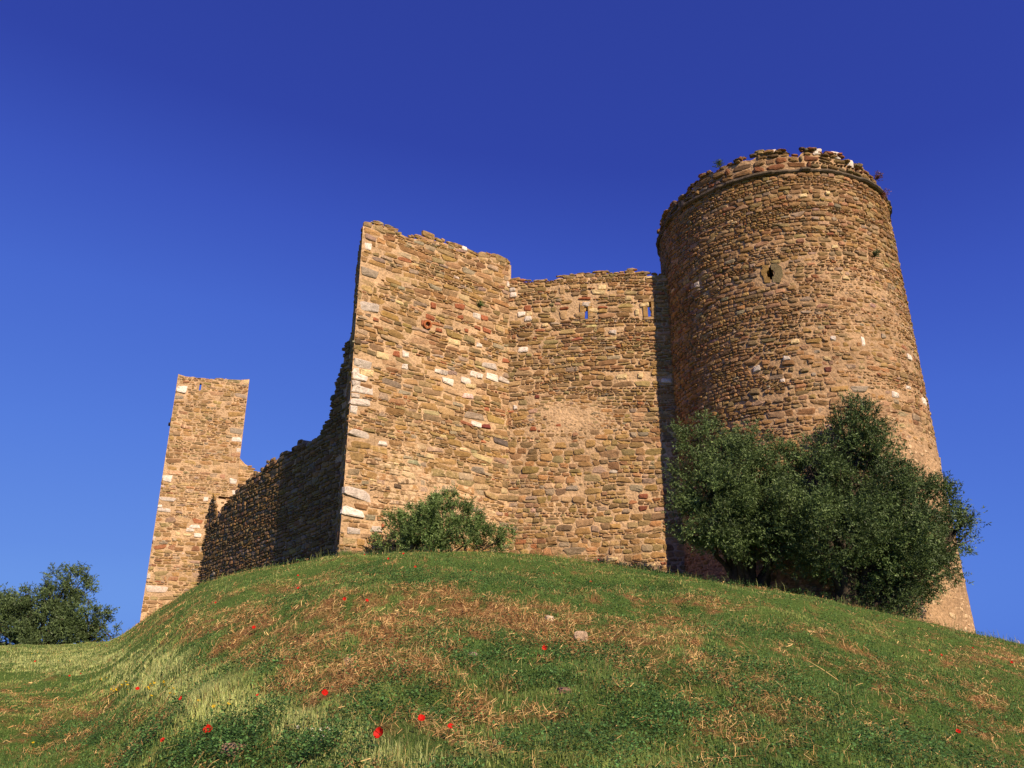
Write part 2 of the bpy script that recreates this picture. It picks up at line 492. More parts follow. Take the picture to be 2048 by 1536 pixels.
# ground sheet
def build_ground():
    az = np.concatenate([np.arange(-180, -40, 4), np.arange(-40, 40, .3), np.arange(40, 180, 4)])
    r = np.concatenate([[.01], np.linspace(1, 3.5, 6), np.geomspace(4, 60, 230), np.geomspace(64, 2500, 36)])
    A, R = np.meshgrid(np.radians(az), r)
    X = R * np.sin(A); Y = R * np.cos(A); Z = gz(X, Y)
    n, m = A.shape
    idx = np.arange(n * m).reshape(n, m); nx = np.roll(idx, -1, 1)
    q = np.stack([idx[:-1], nx[:-1], nx[1:], idx[1:]], -1).reshape(-1, 4)
    mb = MB()
    S = straw_mask(X, Y, Z)
    mb.add(np.stack([X, Y, Z], -1).reshape(-1, 3), q, (1, 1, 1), 0, S.ravel())
    m_, N, L, B = new_mat('grassy_soil')
    geo = N.new('ShaderNodeNewGeometry'); P = geo.outputs['Position']
    sm = N.new('ShaderNodeAttribute'); sm.attribute_name = 'smear'
    n1 = noise(N, L, 3.2, 8, .7, P); n2 = noise(N, L, 28, 6, .75, P)
    green = ramp(N, L, n2.outputs['Fac'], [(.3, (.04, .07, .016)), (.55, (.11, .18, .04)), (.75, (.24, .25, .08))]).outputs['Color']
    soil = ramp(N, L, n2.outputs['Fac'], [(.3, (.09, .042, .018)), (.5, (.29, .145, .058)), (.72, (.50, .31, .135))]).outputs['Color']
    f = mth(N, L, 'ADD', sm.outputs['Fac'], mth(N, L, 'MULTIPLY', mth(N, L, 'SUBTRACT', n1.outputs['Fac'], .5), 1.6))
    rf = ramp(N, L, f, [(.2, 0.), (.95, 1.)])
    L.new(mixc(N, L, rf.outputs['Color'], green, soil), B.inputs['Base Color'])
    B.inputs['Roughness'].default_value = 1; B.inputs['Specular IOR Level'].default_value = .02
    bp = N.new('ShaderNodeBump'); bp.inputs['Strength'].default_value = 1; bp.inputs['Distance'].default_value = .06
    L.new(n2.outputs['Fac'], bp.inputs['Height']); L.new(bp.outputs['Normal'], B.inputs['Normal'])
    o = mb.build('ground', m_, None, True)
    tag(o, 'grassy hill rising to the castle walls', None, None, 'structure')
build_ground()

# ------------------------------------------------------------------ bastion
def zoomed(l):      # blocks noted on an enlargement of the photograph
    return [(640 + .3613 * a, 400 + .3613 * b, 640 + .3613 * c, 400 + .3613 * d, e) for a, b, c, d, e in l]
PG = (.56, .46, .38)
BL = zoomed([(186, 888, 285, 930, PG), (182, 930, 215, 960, WHITE), (222, 940, 295, 976, CREAM), (178, 966, 262, 998, WHITE), (177, 1000, 222, 1030, PG), (175, 1034, 295, 1070, WHITE),
             (172, 1073, 218, 1094, PG), (168, 1100, 280, 1138, PG), (165, 1141, 205, 1182, WHITE), (245, 240, 282, 275, WHITE), (215, 570, 328, 616, PG), (845, 630, 887, 656, WHITE),
             (308, 845, 383, 880, CREAM), (455, 838, 492, 870, WHITE), (452, 910, 487, 937, WHITE), (634, 937, 662, 957, WHITE), (664, 943, 706, 966, PG), (675, 988, 737, 1019, WHITE),
             (778, 985, 835, 1018, WHITE), (830, 950, 866, 980, WHITE), (868, 960, 898, 987, WHITE), (920, 963, 985, 999, WHITE), (987, 988, 1055, 1012, PG), (806, 1020, 860, 1041, CREAM),
             (897, 903, 975, 932, PG), (838, 1228, 890, 1255, WHITE), (895, 1243, 942, 1263, (.20, .05, .04)), (960, 1326, 1050, 1356, (.16, .12, .10)), (322, 1336, 368, 1358, WHITE),
             (585, 1405, 630, 1431, CREAM), (785, 258, 812, 281, WHITE), (866, 795, 894, 814, WHITE), (708, 775, 770, 800, CREAM), (225, 383, 322, 425, GREY), (745, 578, 797, 604, RED),
             (890, 640, 930, 668, RED), (900, 712, 945, 735, RED), (405, 838, 440, 868, RED), (295, 655, 325, 672, RED), (760, 640, 790, 658, RED), (612, 570, 640, 600, RED), (584, 640, 634, 662, RED),
             (640, 712, 676, 730, RED), (560, 668, 582, 700, RED), (1033, 455, 1052, 482, WHITE), (855, 700, 885, 716, RED), (800, 715, 820, 732, RED), (1010, 880, 1050, 900, RED), (225, 1020, 285, 1046, BROWN)])
BL += [(640 + .3613 * a, 800 + .3613 * b, 640 + .3613 * c, 800 + .3613 * d, e) for a, b, c, d, e in
       [(120, 598, 243, 645, WHITE), (127, 492, 292, 545, PG), (190, 578, 265, 604, BROWN), (148, 708, 222, 740, PG), (280, 700, 340, 730, PG), (1040, 706, 1080, 722, (.2, .05, .04)), (838, 372, 905, 402, GREY),
        (410, 468, 450, 488, DARK), (160, 172, 285, 208, PG), (340, 690, 360, 705, RED), (830, 600, 905, 622, GREY)]]

bastion = empty('bastion', (float(C_[0]), float(C_[1]), 4.6))
tag(bastion, 'tall flat-faced stone bastion with white corner blocks, between the shaded wall and the curtain', 'bastion')
TOPF = [(728, 449), (740, 447), (760, 446), (784, 455), (788, 462), (812, 470), (830, 474), (850, 470), (880, 480), (905, 488), (925, 494), (945, 508), (985, 512), (1005, 517), (1022, 527), (1030, 530)]

def build_bastion():
    mb = MB()
    Ff = plane_F(C_, D_F, N_F); vt = top_fn(TOPF, C_, D_F, .05, 3)
    F = lambda u, v, h: Ff(u + np.maximum(0, -np.asarray(h) - .06) * .45 * (np.asarray(u) < 2), v, h)      # mitred where the return joins
    drain = on_plane(853, 649, C_, D_F)
    S, SC = specials(BL, C_, D_F)
    mort = lambda u, v: -.025 + .036 * fbm(u * .7, v * .7, 5, 4) + .018 * (fbm(u * 6, v * 6, 8, 3) - .5) + .02 * np.exp(-((u - 2.4) / 1.9) ** 2 - ((v - 6.6) / 1.7) ** 2) + .03 * np.exp(-((u - 4.7) / .5) ** 2 - ((v - 6.3) / .6) ** 2)
    add_sheet(mb, 0, LF + .12, 2.5, lambda u: vt(u) - .06, F, mort, .95)
    R = warp(layout(-.3, LF + .4, 2.6, 16.2, (.11, .26), (1.5, 4.0), .62), .075, 61)
    # clip at the two vertical edges so that the corners read as straight quoins
    lo = np.maximum(R[:, 0] - R[:, 2], .0); hi = np.minimum(R[:, 0] + R[:, 2], LF + .03)
    R[:, 0] = (lo + hi) / 2; R[:, 2] = (hi - lo) / 2
    R = R[R[:, 2] > .045]
    R = R[R[:, 1] < vt(R[:, 0]) + rs.uniform(-.06, .05, len(R))]
    R = drop_overlap(R, S)
    R = drop_overlap(R, [(drain[0], drain[1], .14, .14)])
    w = np.tile(W_STD, (len(R), 1))
    redz = np.exp(-((R[:, 1] - 11.0) / 1.5) ** 2); w[:, 5] += .05 * redz * (R[:, 3] < .08)
    low = sstep(10, 7, R[:, 1]); w[:, 4] += .06 * low; w[:, 6] += .05 * low
    c = pick_cols(len(R), w)
    edge = R[:, 0] < .7
    sm = -.01 + .18 * (fbm(R[:, 0] * .8, R[:, 1] * .8, 77, 3) - .35) - .1 * edge + .2 * np.exp(-((R[:, 0] - 2.6) / 1.7) ** 2 - ((R[:, 1] - 6.6) / 1.4) ** 2) + .2 * np.exp(-((R[:, 0] - 4.6) / .6) ** 2 - ((R[:, 1] - 6.4) / .7) ** 2)
    add_stones(mb, R, c, F, np.full(len(R), .018), sm, gap=.010, bulge=.008, hvar=.008, jit=.06, sq=(.2, .5))
    add_stones(mb, S, SC * rs.uniform(.9, 1.1, (len(S), 1)), F, np.full(len(S), .035), np.full(len(S), -.08), gap=.01, bulge=.006, hvar=.004, jit=.03, sq=(.14, .35))
    # loose stones along the broken top
    uu = rs.uniform(.05, LF, 46)
    T = np.stack([uu, vt(uu) + rs.uniform(-.02, .05, 46), rs.uniform(.06, .18, 46), rs.uniform(.035, .075, 46)], 1)
    add_stones(mb, T, pick_cols(46, W_STD), F, np.full(46, .0), np.full(46, -.1), gap=.005, bulge=.03)
    part(mb, 'front_wall', [M_STONE, M_MORTAR], bastion)
    # narrow return on the left of the corner
    mb = MB()
    F2_ = plane_F(C_, D_R, N_R)
    F2 = lambda u, v, h: F2_(u + np.maximum(0, -np.asarray(h) - .06) * .55, v, h)
    zt = float(vt(0.0))
    vt2 = lambda u: zt - .12 - .35 * np.asarray(u) + .05 * vnoise(np.asarray(u) * 6, np.asarray(u) * 0, 9)
    add_sheet(mb, 0, RL + .3, 2.5, vt2, F2, lambda u, v: .0 + .02 * fbm(u * 4, v * 4, 15, 3), .8)
    R = layout(-.1, RL + .2, 2.6, 16, (.2, .42), (1.3, 3), .5)
    lo = np.maximum(R[:, 0] - R[:, 2], .0); hi = R[:, 0] + R[:, 2]
    R[:, 0] = (lo + hi) / 2; R[:, 2] = (hi - lo) / 2
    R = R[(R[:, 2] > .04) & (R[:, 1] < vt2(R[:, 0]) + .05)]
    add_stones(mb, R, pick_cols(len(R), W_STD), F2, np.full(len(R), .02), np.full(len(R), -.05), bulge=.02)
    part(mb, 'side_return', [M_STONE, M_MORTAR], bastion)
    # the short end above the curtain
    mb = MB()
    F3 = plane_F(I_ + D_F * .0, -N_F, D_F)
    zt3 = float(vt(LF)) - .02
    vt3 = lambda u: zt3 - .02 + 0 * np.asarray(u)
    add_sheet(mb, 0, .95, 14.6, vt3, F3, lambda u, v: .0 + .015 * fbm(u * 4, v * 4, 15, 3), .5, back=False)
    R = layout(.0, .9, 14.7, zt3, (.2, .4), (1.3, 3), .5)
    add_stones(mb, R, pick_cols(len(R), W_STD), F3, np.full(len(R), .004), np.full(len(R), -.05), bulge=.008)
    part(mb, 'gable_end', [M_STONE, M_MORTAR], bastion)
    # fired clay drain
    mb = MB()
    nrm = np.array([N_F[0], N_F[1], -.25]); nrm /= np.linalg.norm(nrm)
    c0 = F(np.array([drain[0]]), np.array([drain[1]]), np.array([0.]))[0]
    for r0, r1, a, b in ((.135, .145, -.15, .10),):
        rings = [c0 + nrm * a, c0 + nrm * b]
        tan1 = np.cross(nrm, [0, 0, 1]); tan1 /= np.linalg.norm(tan1); tan2 = np.cross(tan1, nrm)
        t = np.linspace(0, 2 * np.pi, 14, endpoint=False)
        def ring(c, r): return c + r * (np.cos(t)[:, None] * tan1 + np.sin(t)[:, None] * tan2) * (1 + rs.normal(0, .04, (14, 1)))
        V = np.concatenate([ring(rings[0], r0), ring(rings[1], r1), ring(rings[1] + nrm * .005, r1 - .055), ring(c0 - nrm * .3, .07)])
        idx = np.arange(56).reshape(4, 14); nx = np.roll(idx, -1, 1)
        mb.add(V, np.stack([idx[:-1], nx[:-1], nx[1:], idx[1:]], -1).reshape(-1, 4), (.40, .13, .05))
        mb.loops.append(idx[3] + 0); mb.sizes.append(np.array([14])); mb.m.append(np.array([0]))
    o = part(mb, 'drain_pipe', M_CLAY, bastion)
    o['label'] = 'broken red clay drain pipe'
build_bastion()

# ------------------------------------------------------------------ curtain wall between bastion and round tower
CL = zoomed([(1097, 815, 1152, 843, WHITE), (1052, 512, 1088, 538, WHITE), (1048, 488, 1082, 508, PG), (1133, 645, 1172, 670, WHITE), (1095, 620, 1138, 643, WHITE), (1140, 617, 1173, 643, CREAM), (1502, 500, 1582, 523, CREAM),
             (1540, 470, 1582, 497, CREAM), (1130, 585, 1168, 615, RED), (1690, 535, 1725, 556, CREAM), (1450, 565, 1508, 592, PG), (1760, 958, 1788, 985, CREAM), (1228, 683, 1262, 702, CREAM),
             (1640, 965, 1700, 990, CREAM), (1072, 1140, 1092, 1160, WHITE), (1325, 595, 1375, 606, RED), (1540, 590, 1590, 600, RED), (1440, 600, 1472, 622, OCHRE), (1412, 625, 1466, 648, TAN),
             (1487, 600, 1540, 622, CREAM), (1487, 626, 1525, 650, TAN), (1330, 612, 1362, 660, TAN), (1770, 570, 1822, 592, CREAM), (1745, 605, 1765, 640, CREAM), (1325, 482, 1352, 520, TAN), (1600, 722, 1640, 742, PG),
             (1190, 1080, 1215, 1100, (.2, .06, .04)), (1165, 1255, 1195, 1278, RED), (1300, 1240, 1340, 1256, RED), (1430, 540, 1500, 550, RED), (1888, 990, 1945, 1012, WHITE)])
CL += [(640 + .3613 * a, 800 + .3613 * b, 640 + .3613 * c, 800 + .3613 * d, e) for a, b, c, d, e in
       [(1765, 520, 1815, 545, (.26, .09, .05)), (1765, 588, 1812, 612, (.26, .09, .05)), (1300, 235, 1362, 268, OCHRE), (1470, 222, 1525, 262, OCHRE), (1362, 475, 1430, 500, GREY), (1718, 122, 1775, 152, TAN), (1605, 685, 1665, 712, OCHRE),
        (1660, 900, 1700, 920, CREAM), (1780, 905, 1860, 925, CREAM), (1590, 870, 1650, 890, CREAM)]]
curtain = empty('curtain_wall', (float(I_[0]), float(I_[1]), 4.7))
tag(curtain, 'sunlit rubble curtain wall with two loopholes, between the bastion and the round tower', 'castle wall')
LOOPS = []
for (lx, y0, y1) in ((1173, 612, 638), (1300, 604, 634)):
    ua, va = on_plane(lx, y1, I_, D_C); _, vb = on_plane(lx, y0, I_, D_C)
    LOOPS.append((ua - .06, ua + .06, va, vb))
def build_curtain():
    mb = MB()
    F = plane_F(I_, D_C, N_C); L = 6.4
    TOPC = [(1015, 560), (1030, 562), (1062, 560), (1075, 562), (1100, 558), (1125, 552), (1150, 548), (1180, 545), (1240, 543), (1262, 541), (1280, 543), (1295, 548), (1330, 546), (1420, 546)]
    vt = top_fn(TOPC, I_, D_C, .05, 13)
    S, SC = specials(CL, I_, D_C)
    plast = lambda u, v: np.exp(-((u - 2.0) / 1.35) ** 2 - ((v - 10.0 + .1 * u) / .62) ** 2)
    mort = lambda u, v: -.026 + .03 * fbm(u * .8, v * .8, 25, 4) + .008 * sstep(9.8, 9.2, v) + .02 * (fbm(u * 6, v * 6, 28, 3) - .5) + .05 * plast(u, v)
    add_sheet(mb, -.15, L, 2.5, lambda u: vt(u) - .07, F, mort, .5, holes=LOOPS)
    R = warp(layout(-.2, L, 2.6, 15.6, (.09, .21), (1.3, 3.6), .55), .09, 91)
    Rlow = warp(layout(-.2, L, 2.6, 9.6, (.13, .28), (1.1, 2.5), .4), .13, 95)
    R = np.concatenate([R[R[:, 1] > 9.45], Rlow[Rlow[:, 1] < 9.45]])
    R = R[R[:, 1] < vt(R[:, 0]) + rs.uniform(-.07, .05, len(R))]
    R = drop_overlap(R, S); R = drop_overlap(R, [((a + b) / 2, (c + d) / 2, .04, (d - c) / 2) for a, b, c, d in LOOPS], .8)
    w = np.tile(W_STD * np.array([1.1, .9, 1.35, 1.25, .7, 1, .6, .3, 1]), (len(R), 1)); w[:, 5] += .04 * sstep(10, 12, R[:, 1]) * (R[:, 3] < .07)
    c = pick_cols(len(R), w)
    sm = -.09 + .12 * (fbm(R[:, 0] * .8, R[:, 1] * .8, 79, 3) - .4) + .19 * plast(R[:, 0], R[:, 1]) - .05 * (R[:, 1] > 12)
    add_stones(mb, R, c, F, np.full(len(R), .02), sm, gap=.014, bulge=.009, hvar=.008, jit=.065, sq=(.25, .6))
    add_stones(mb, S, SC * rs.uniform(.9, 1.1, (len(S), 1)), F, np.full(len(S), .035), np.full(len(S), -.08), gap=.012, bulge=.01, hvar=.004, jit=.04, sq=(.2, .4))
    uu = rs.uniform(.05, 5.4, 42)
    T = np.stack([uu, vt(uu) + rs.uniform(-.03, .04, 42), rs.uniform(.06, .17, 42), rs.uniform(.03, .06, 42)], 1)
    add_stones(mb, T, pick_cols(42, W_STD), F, np.full(42, .0), np.full(42, -.1), gap=.005, bulge=.03)
    part(mb, 'wall_face', [M_STONE, M_MORTAR], curtain)
    for a, b, c_, d in LOOPS:
        mb = MB()
        # jambs, lintel and sill of an opening that passes right through the wall
        for (x0, x1, y0, y1) in ((a - .16, a, c_, d), (b, b + .16, c_, d), (a - .16, b + .16, d, d + .12), (a - .16, b + .16, c_ - .10, c_)):
            cc = F(np.array([(x0 + x1) / 2]), np.array([(y0 + y1) / 2]), np.array([-.2]))[0]
            box(mb, cc, (x1 - x0) / 2 - .002, .235, (y1 - y0) / 2 - .002, math.atan2(D_C[1], D_C[0]), np.array(OCHRE if y1 - y0 > .2 else TAN) * rs.uniform(.8, 1.1), 0, .06)
        part(mb, 'loophole', M_STONE, curtain)
build_curtain()

# ------------------------------------------------------------------ long shaded side wall
side = empty('curtain_wall', (float(P_[0]), float(P_[1]), 4.5))
tag(side, 'long ruined wall with sloping broken top, mostly in shadow, left of the bastion', 'castle wall')
def build_side():
    mb = MB()
    F = plane_F(P_, D_W, N_W)
    TOPS = [(703, 655), (700, 672), (690, 690), (686, 725), (668, 785), (662, 820), (658, 838), (645, 858), (630, 878), (618, 881), (604, 879), (590, 886), (577, 898), (545, 920), (510, 944), (490, 966), (470, 985),
            (455, 1000), (444, 1012), (440, 1022), (436, 1018), (430, 1000), (423, 992), (418, 990), (412, 1000)]
    vt = top_fn(TOPS, P_, D_W, .10, 23)
    uend, _ = on_plane(409, 1080, P_, D_W)
    mort = lambda u, v: -.03 + .03 * fbm(u, v, 35, 4)
    add_sheet(mb, -.1, uend - .1, 2.0, lambda u: vt(u) - .1, F, mort, 1.0)
    R = warp(layout(0, uend + .5, 2.1, 14.5, (.10, .22), (1.5, 3.6), .5), .05, 191)
    endj = uend + .25 * (vnoise(R[:, 1] * 1.7, R[:, 1] * 0, 4) - .5) + .12 * sstep(7.5, 5, R[:, 1])
    R = R[(R[:, 1] < vt(R[:, 0]) + rs.uniform(-.05, .1, len(R))) & (R[:, 0] < endj) & (R[:, 0] - R[:, 2] > -.05)]
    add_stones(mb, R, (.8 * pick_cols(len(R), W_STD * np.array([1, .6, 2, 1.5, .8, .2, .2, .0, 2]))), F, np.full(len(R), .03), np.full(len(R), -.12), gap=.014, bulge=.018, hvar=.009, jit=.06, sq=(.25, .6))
    # rough toothing at the broken end
    n = 70
    z = np.sort(rs.uniform(4.0, 9.3, n))
    z = z[z < float(vt(uend))]; n = len(z)
    F4 = plane_F(P_ + D_W * (uend - .02), -N_W, D_W)
    T = np.stack([rs.uniform(.1, .9, n), z, rs.uniform(.12, .25, n), rs.uniform(.05, .1, n)], 1)
    add_stones(mb, T, pick_cols(n, W_STD), F4, rs.uniform(.0, .15, n), np.full(n, -.1), gap=.005, bulge=.04)
    part(mb, 'wall_face', [M_STONE, M_MORTAR], side)
build_side()

# ------------------------------------------------------------------ round tower
A0 = math.atan2(-TC[1], -TC[0])                     # direction from the axis to the viewer
def tower_F(u, v, h):
    a = A0 + u / TR
    r = tower_r(v) + h
    return np.stack([TC[0] + r * np.cos(a), TC[1] + r * np.sin(a), v], -1)
def tower_uv(px, py, h=0):
    rx, ry, rz = ray(px, py); D = np.array([rx, ry]) / ry; r = TR + .05 + h
    a = D @ D; b = -2 * D @ TC; c = TC @ TC - r * r
    disc = max(b * b - 4 * a * c, 0)
    t = (-b - math.sqrt(disc)) / (2 * a)
    p = D * t - TC
    ang = (math.atan2(p[1], p[0]) - A0 + math.pi) % (2 * math.pi) - math.pi
    return ang * TR, EYE + rz / ry * t
def zt1(l): return [(1280 + .3418 * a, 250 + .3418 * b, 1280 + .3418 * c, 250 + .3418 * d, e) for a, b, c, d, e in l]
ROT = zt1([(662, 1410, 708, 1448, WHITE), (880, 1255, 935, 1282, CREAM), (1110, 1237, 1145, 1265, WHITE), (835, 1355, 880, 1382, PG), (818, 1487, 850, 1510, WHITE), (1075, 1418, 1120, 1450, (.17, .06, .045)), (1290, 1240, 1312, 1298, WHITE),
           (1555, 1345, 1580, 1378, WHITE), (320, 920, 350, 955, PG), (950, 1190, 1003, 1218, OCHRE), (1010, 1315, 1055, 1340, GREY), (830, 1380, 905, 1410, BROWN), (960, 778, 1005, 795, OCHRE), (630, 1260, 695, 1290, OLIVE),
           (870, 1420, 900, 1445, OLIVE), (935, 1425, 990, 1450, OLIVE), (1000, 1450, 1030, 1475, GREY), (1120, 700, 1160, 722, CREAM), (820, 715, 880, 735, OLIVE), (930, 400, 980, 425, CREAM), (1085, 385, 1115, 408, CREAM), (1405, 1225, 1432, 1250, GREY)])
ROT += [(1280 + .375 * a, 750 + .375 * b, 1280 + .375 * c, 750 + .375 * d, e) for a, b, c, d, e in
        [(1335, 92, 1372, 124, WHITE), (1495, 125, 1515, 160, WHITE), (1410, 60, 1435, 80, WHITE), (1010, 62, 1115, 92, OCHRE), (745, 22, 775, 40, WHITE), (1120, 62, 1210, 95, GREY), (590, 75, 640, 108, OLIVE), (790, 85, 830, 112, TAN)]]
tower = empty('round_tower', (TC[0], TC[1], 3.0))
tag(tower, 'great round stone tower with ragged parapet rim, behind the two olive trees', 'tower')
ZS = 16.62                                           # string course
GP = tower_uv(1541, 547)
def build_tower():
    mb = MB()
    hu = math.pi * TR
    S = []; SC = []
    for x0, y0, x1, y1, c in ROT:
        ua, _ = tower_uv(x0, (y0 + y1) / 2); ub, _ = tower_uv(x1, (y0 + y1) / 2)
        _, va = tower_uv((x0 + x1) / 2, y1); _, vb = tower_uv((x0 + x1) / 2, y0)
        S.append(((ua + ub) / 2, (va + vb) / 2, abs(ub - ua) / 2, (vb - va) / 2)); SC.append(c)
    S = np.array(S); SC = np.array(SC)
    hole = (GP[0] - .11, GP[0] + .11, GP[1] - .2, GP[1] + .2)
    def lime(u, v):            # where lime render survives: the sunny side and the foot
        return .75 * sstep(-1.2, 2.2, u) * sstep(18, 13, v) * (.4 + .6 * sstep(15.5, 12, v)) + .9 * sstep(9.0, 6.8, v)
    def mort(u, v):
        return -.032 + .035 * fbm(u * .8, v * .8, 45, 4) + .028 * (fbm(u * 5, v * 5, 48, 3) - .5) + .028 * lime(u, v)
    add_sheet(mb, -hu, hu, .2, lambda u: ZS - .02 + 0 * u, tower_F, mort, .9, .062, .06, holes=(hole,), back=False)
    R = warp(layout(-hu, hu - .2, .3, 9.3, (.11, .23), (1.2, 2.8), .45), .10, 291)
    R2 = warp(layout(-hu, hu - .2, 9.2, ZS, (.085, .18), (1.1, 2.7), .45), .12, 295)
    R = np.concatenate([R[R[:, 1] < 9.25], R2[(R2[:, 1] >= 9.25) & (R2[:, 1] < ZS - .06)]])
    R = drop_overlap(R, S); R = drop_overlap(R, [(GP[0] + .03, GP[1], .36, .30)])
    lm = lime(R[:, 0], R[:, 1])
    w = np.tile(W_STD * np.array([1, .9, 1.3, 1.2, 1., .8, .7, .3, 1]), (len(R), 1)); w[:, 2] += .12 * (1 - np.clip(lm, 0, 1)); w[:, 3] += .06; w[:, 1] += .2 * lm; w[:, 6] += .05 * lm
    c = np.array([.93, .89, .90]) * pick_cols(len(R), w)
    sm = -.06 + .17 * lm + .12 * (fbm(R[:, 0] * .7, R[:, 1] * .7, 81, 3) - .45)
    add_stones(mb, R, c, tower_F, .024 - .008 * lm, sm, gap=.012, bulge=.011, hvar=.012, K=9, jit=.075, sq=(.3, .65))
    add_stones(mb, S, SC * rs.uniform(.85, 1.1, (len(S), 1)), tower_F, np.full(len(S), .04), np.full(len(S), -.08), gap=.01, bulge=.01, jit=.04, sq=(.2, .45))
    part(mb, 'wall', [M_STONE, M_MORTAR_B], tower)
    # string course: half-round moulding of weathered blocks
    mb = MB()
    na = 300; a = np.linspace(-hu, hu, na); prof = [(-.05, -.08), (.10, -.07), (.15, -.03), (.15, .02), (.11, .06), (-.05, .065)]
    nz = .03 * (fbm(a * 3, a * 0, 71, 3) - .5) * 2
    V = np.concatenate([tower_F(a, np.full(na, ZS + p[1]) + nz * .8, np.full(na, p[0]) + nz - .05 * (vnoise(a * 1.6, a * 0, 74) > .72) - .02 * (vnoise(a * 3.1, a * 0, 75) > .6)) for p in prof])
    idx = np.arange(na * len(prof)).reshape(len(prof), na)
    mb.add(V, np.stack([idx[:-1, :-1], idx[:-1, 1:], idx[1:, 1:], idx[1:, :-1]], -1).reshape(-1, 4), np.array([.13, .095, .065]), 0, -.1)
    part(mb, 'string_course', [M_STONE, M_MORTAR_B], tower)
    # parapet with broken crown
    mb = MB()
    pts = [(1335, 412), (1345, 402), (1366, 392), (1374, 378), (1398, 352), (1430, 335), (1470, 320), (1500, 312), (1520, 303), (1550, 298), (1575, 299), (1582, 306), (1598, 307), (1606, 297), (1630, 297), (1650, 306), (1665, 304), (1690, 312),
           (1700, 319), (1722, 328), (1742, 346), (1757, 362), (1766, 380)]
    uv = np.array(sorted(tower_uv(*p, .08) for p in pts))
    uv = np.concatenate([[(-hu, uv[0, 1] - .15), (uv[0, 0] - 1, uv[0, 1] - .2)], uv, [(uv[-1, 0] + 1, uv[-1, 1] - .1), (hu, uv[0, 1] - .15)]])
    def vt(u): return np.interp(u, uv[:, 0], uv[:, 1]) + .10 * (vnoise(np.asarray(u) * 4, np.asarray(u) * 0, 83) - .5)
    add_sheet(mb, -hu, hu, ZS + .05, lambda u: vt(u) - .07, lambda u, v, h: tower_F(u, v, h + .015), lambda u, v: -.02 + .03 * fbm(u * 1.2, v * 1.2, 55, 4), .7, .06, .06)
    R = warp(layout(-hu, hu - .1, ZS + .09, 18.8, (.11, .24), (1.2, 3.2), .65), .03, 391)
    R = R[R[:, 1] < vt(R[:, 0]) + rs.uniform(-.10, .05, len(R))]
    w = W_STD * np.array([.6, .6, 1.6, 2.2, 1.2, 22, .3, .6, 9])
    add_stones(mb, R, .62 * pick_cols(len(R), w), lambda u, v, h: tower_F(u, v, h + .015), np.full(len(R), .03), np.full(len(R), -.06), gap=.028, bulge=.03, hvar=.025, K=10)
    n = 260; uu = rs.uniform(-hu, hu, n)
    T = np.stack([uu, vt(uu) + rs.uniform(-.05, .06, n), rs.uniform(.06, .17, n), rs.uniform(.03, .07, n)], 1)
    add_stones(mb, T, .75 * pick_cols(n, w * np.array([1, 1, 1, 1, 1, 1, 1, 6, 1])), lambda u, v, h: tower_F(u, v, h + .015), rs.uniform(-.05, .08, n), np.full(n, -.1), gap=.005, bulge=.04)
    W3 = []
    for x0, y0, x1, y1 in ((1629, 295, 1646, 304), (1664, 300, 1685, 312), (1538, 296, 1552, 302), (1700, 318, 1712, 330)):
        ua, _ = tower_uv(x0, (y0 + y1) / 2, .08); ub, _ = tower_uv(x1, (y0 + y1) / 2, .08); _, va = tower_uv((x0 + x1) / 2, y1, .08); _, vb = tower_uv((x0 + x1) / 2, y0, .08)
        W3.append(((ua + ub) / 2, (va + vb) / 2, abs(ub - ua) / 2 + .02, (vb - va) / 2 + .02))
    add_stones(mb, np.array(W3), np.tile(np.array(WHITE), (4, 1)), tower_F, np.full(4, .05), np.full(4, -.2), gap=.01, bulge=.01, sq=(.2, .4))
    part(mb, 'parapet', [M_STONE, M_MORTAR_B], tower)
    # gun port: round hole with a slit above and below, cut between two dressed slabs
    mb = MB()
    t = np.linspace(-np.pi / 2, np.pi / 2, 9)
    for sgn, col, wd in ((-1, (.27, .16, .055), .24), (1, (.205, .155, .08), .31)):
        inner = [(.035, .30)] + [(.035 + .085 * math.cos(k) if abs(math.sin(k)) < .95 else .035, .125 * math.sin(k)) for k in t[::-1]] + [(.035, -.30)]
        outer = [(wd * (.80 + .2 * math.cos(k * 1.3)), .31 * math.sin(k) - .02 * sgn) for k in np.linspace(np.pi / 2, -np.pi / 2, len(inner))]
        n = len(inner)
        I = np.array(inner); O = np.array(outer) + rs.normal(0, .022, (n, 2))
        def pos(A, h): return tower_F(GP[0] + sgn * A[:, 0], GP[1] + A[:, 1], np.full(len(A), h))
        V = np.concatenate([pos(I, -.45), pos(I, .015), pos(O, .028), pos(O * 1.03, -.06)])
        idx = np.arange(4 * n).reshape(4, n)
        mb.add(V, np.stack([idx[:-1, :-1], idx[:-1, 1:], idx[1:, 1:], idx[1:, :-1]], -1).reshape(-1, 4), np.array(col), 0, -.3)
    # dark chamber behind the hole
    V = np.concatenate([tower_F(GP[0] + np.array([-.3, .3, .3, -.3]), GP[1] + np.array([-.4, -.4, .4, .4]), np.full(4, h)) for h in (-.07, -1.4)])
    mb.add(V, [[k, (k + 1) % 4, 4 + (k + 1) % 4, 4 + k] for k in range(4)] + [[4, 5, 6, 7]], (.12, .08, .05), 0, -.3)
    o = part(mb, 'gun_port', M_STONE, tower)
    o['label'] = 'round gun hole between two dressed slabs'
    # footing stones round the right-hand base
    mb = MB()
    us = np.arange(-.5, 6.2, .34)
    g = np.array([float(gz(*tower_F(np.array([u]), np.array([3.]), np.array([.2]))[0][:2])) for u in us])
    T = np.stack([us, g + .02 + rs.uniform(-.03, .04, len(us)), rs.uniform(.14, .2, len(us)), rs.uniform(.07, .11, len(us))], 1)
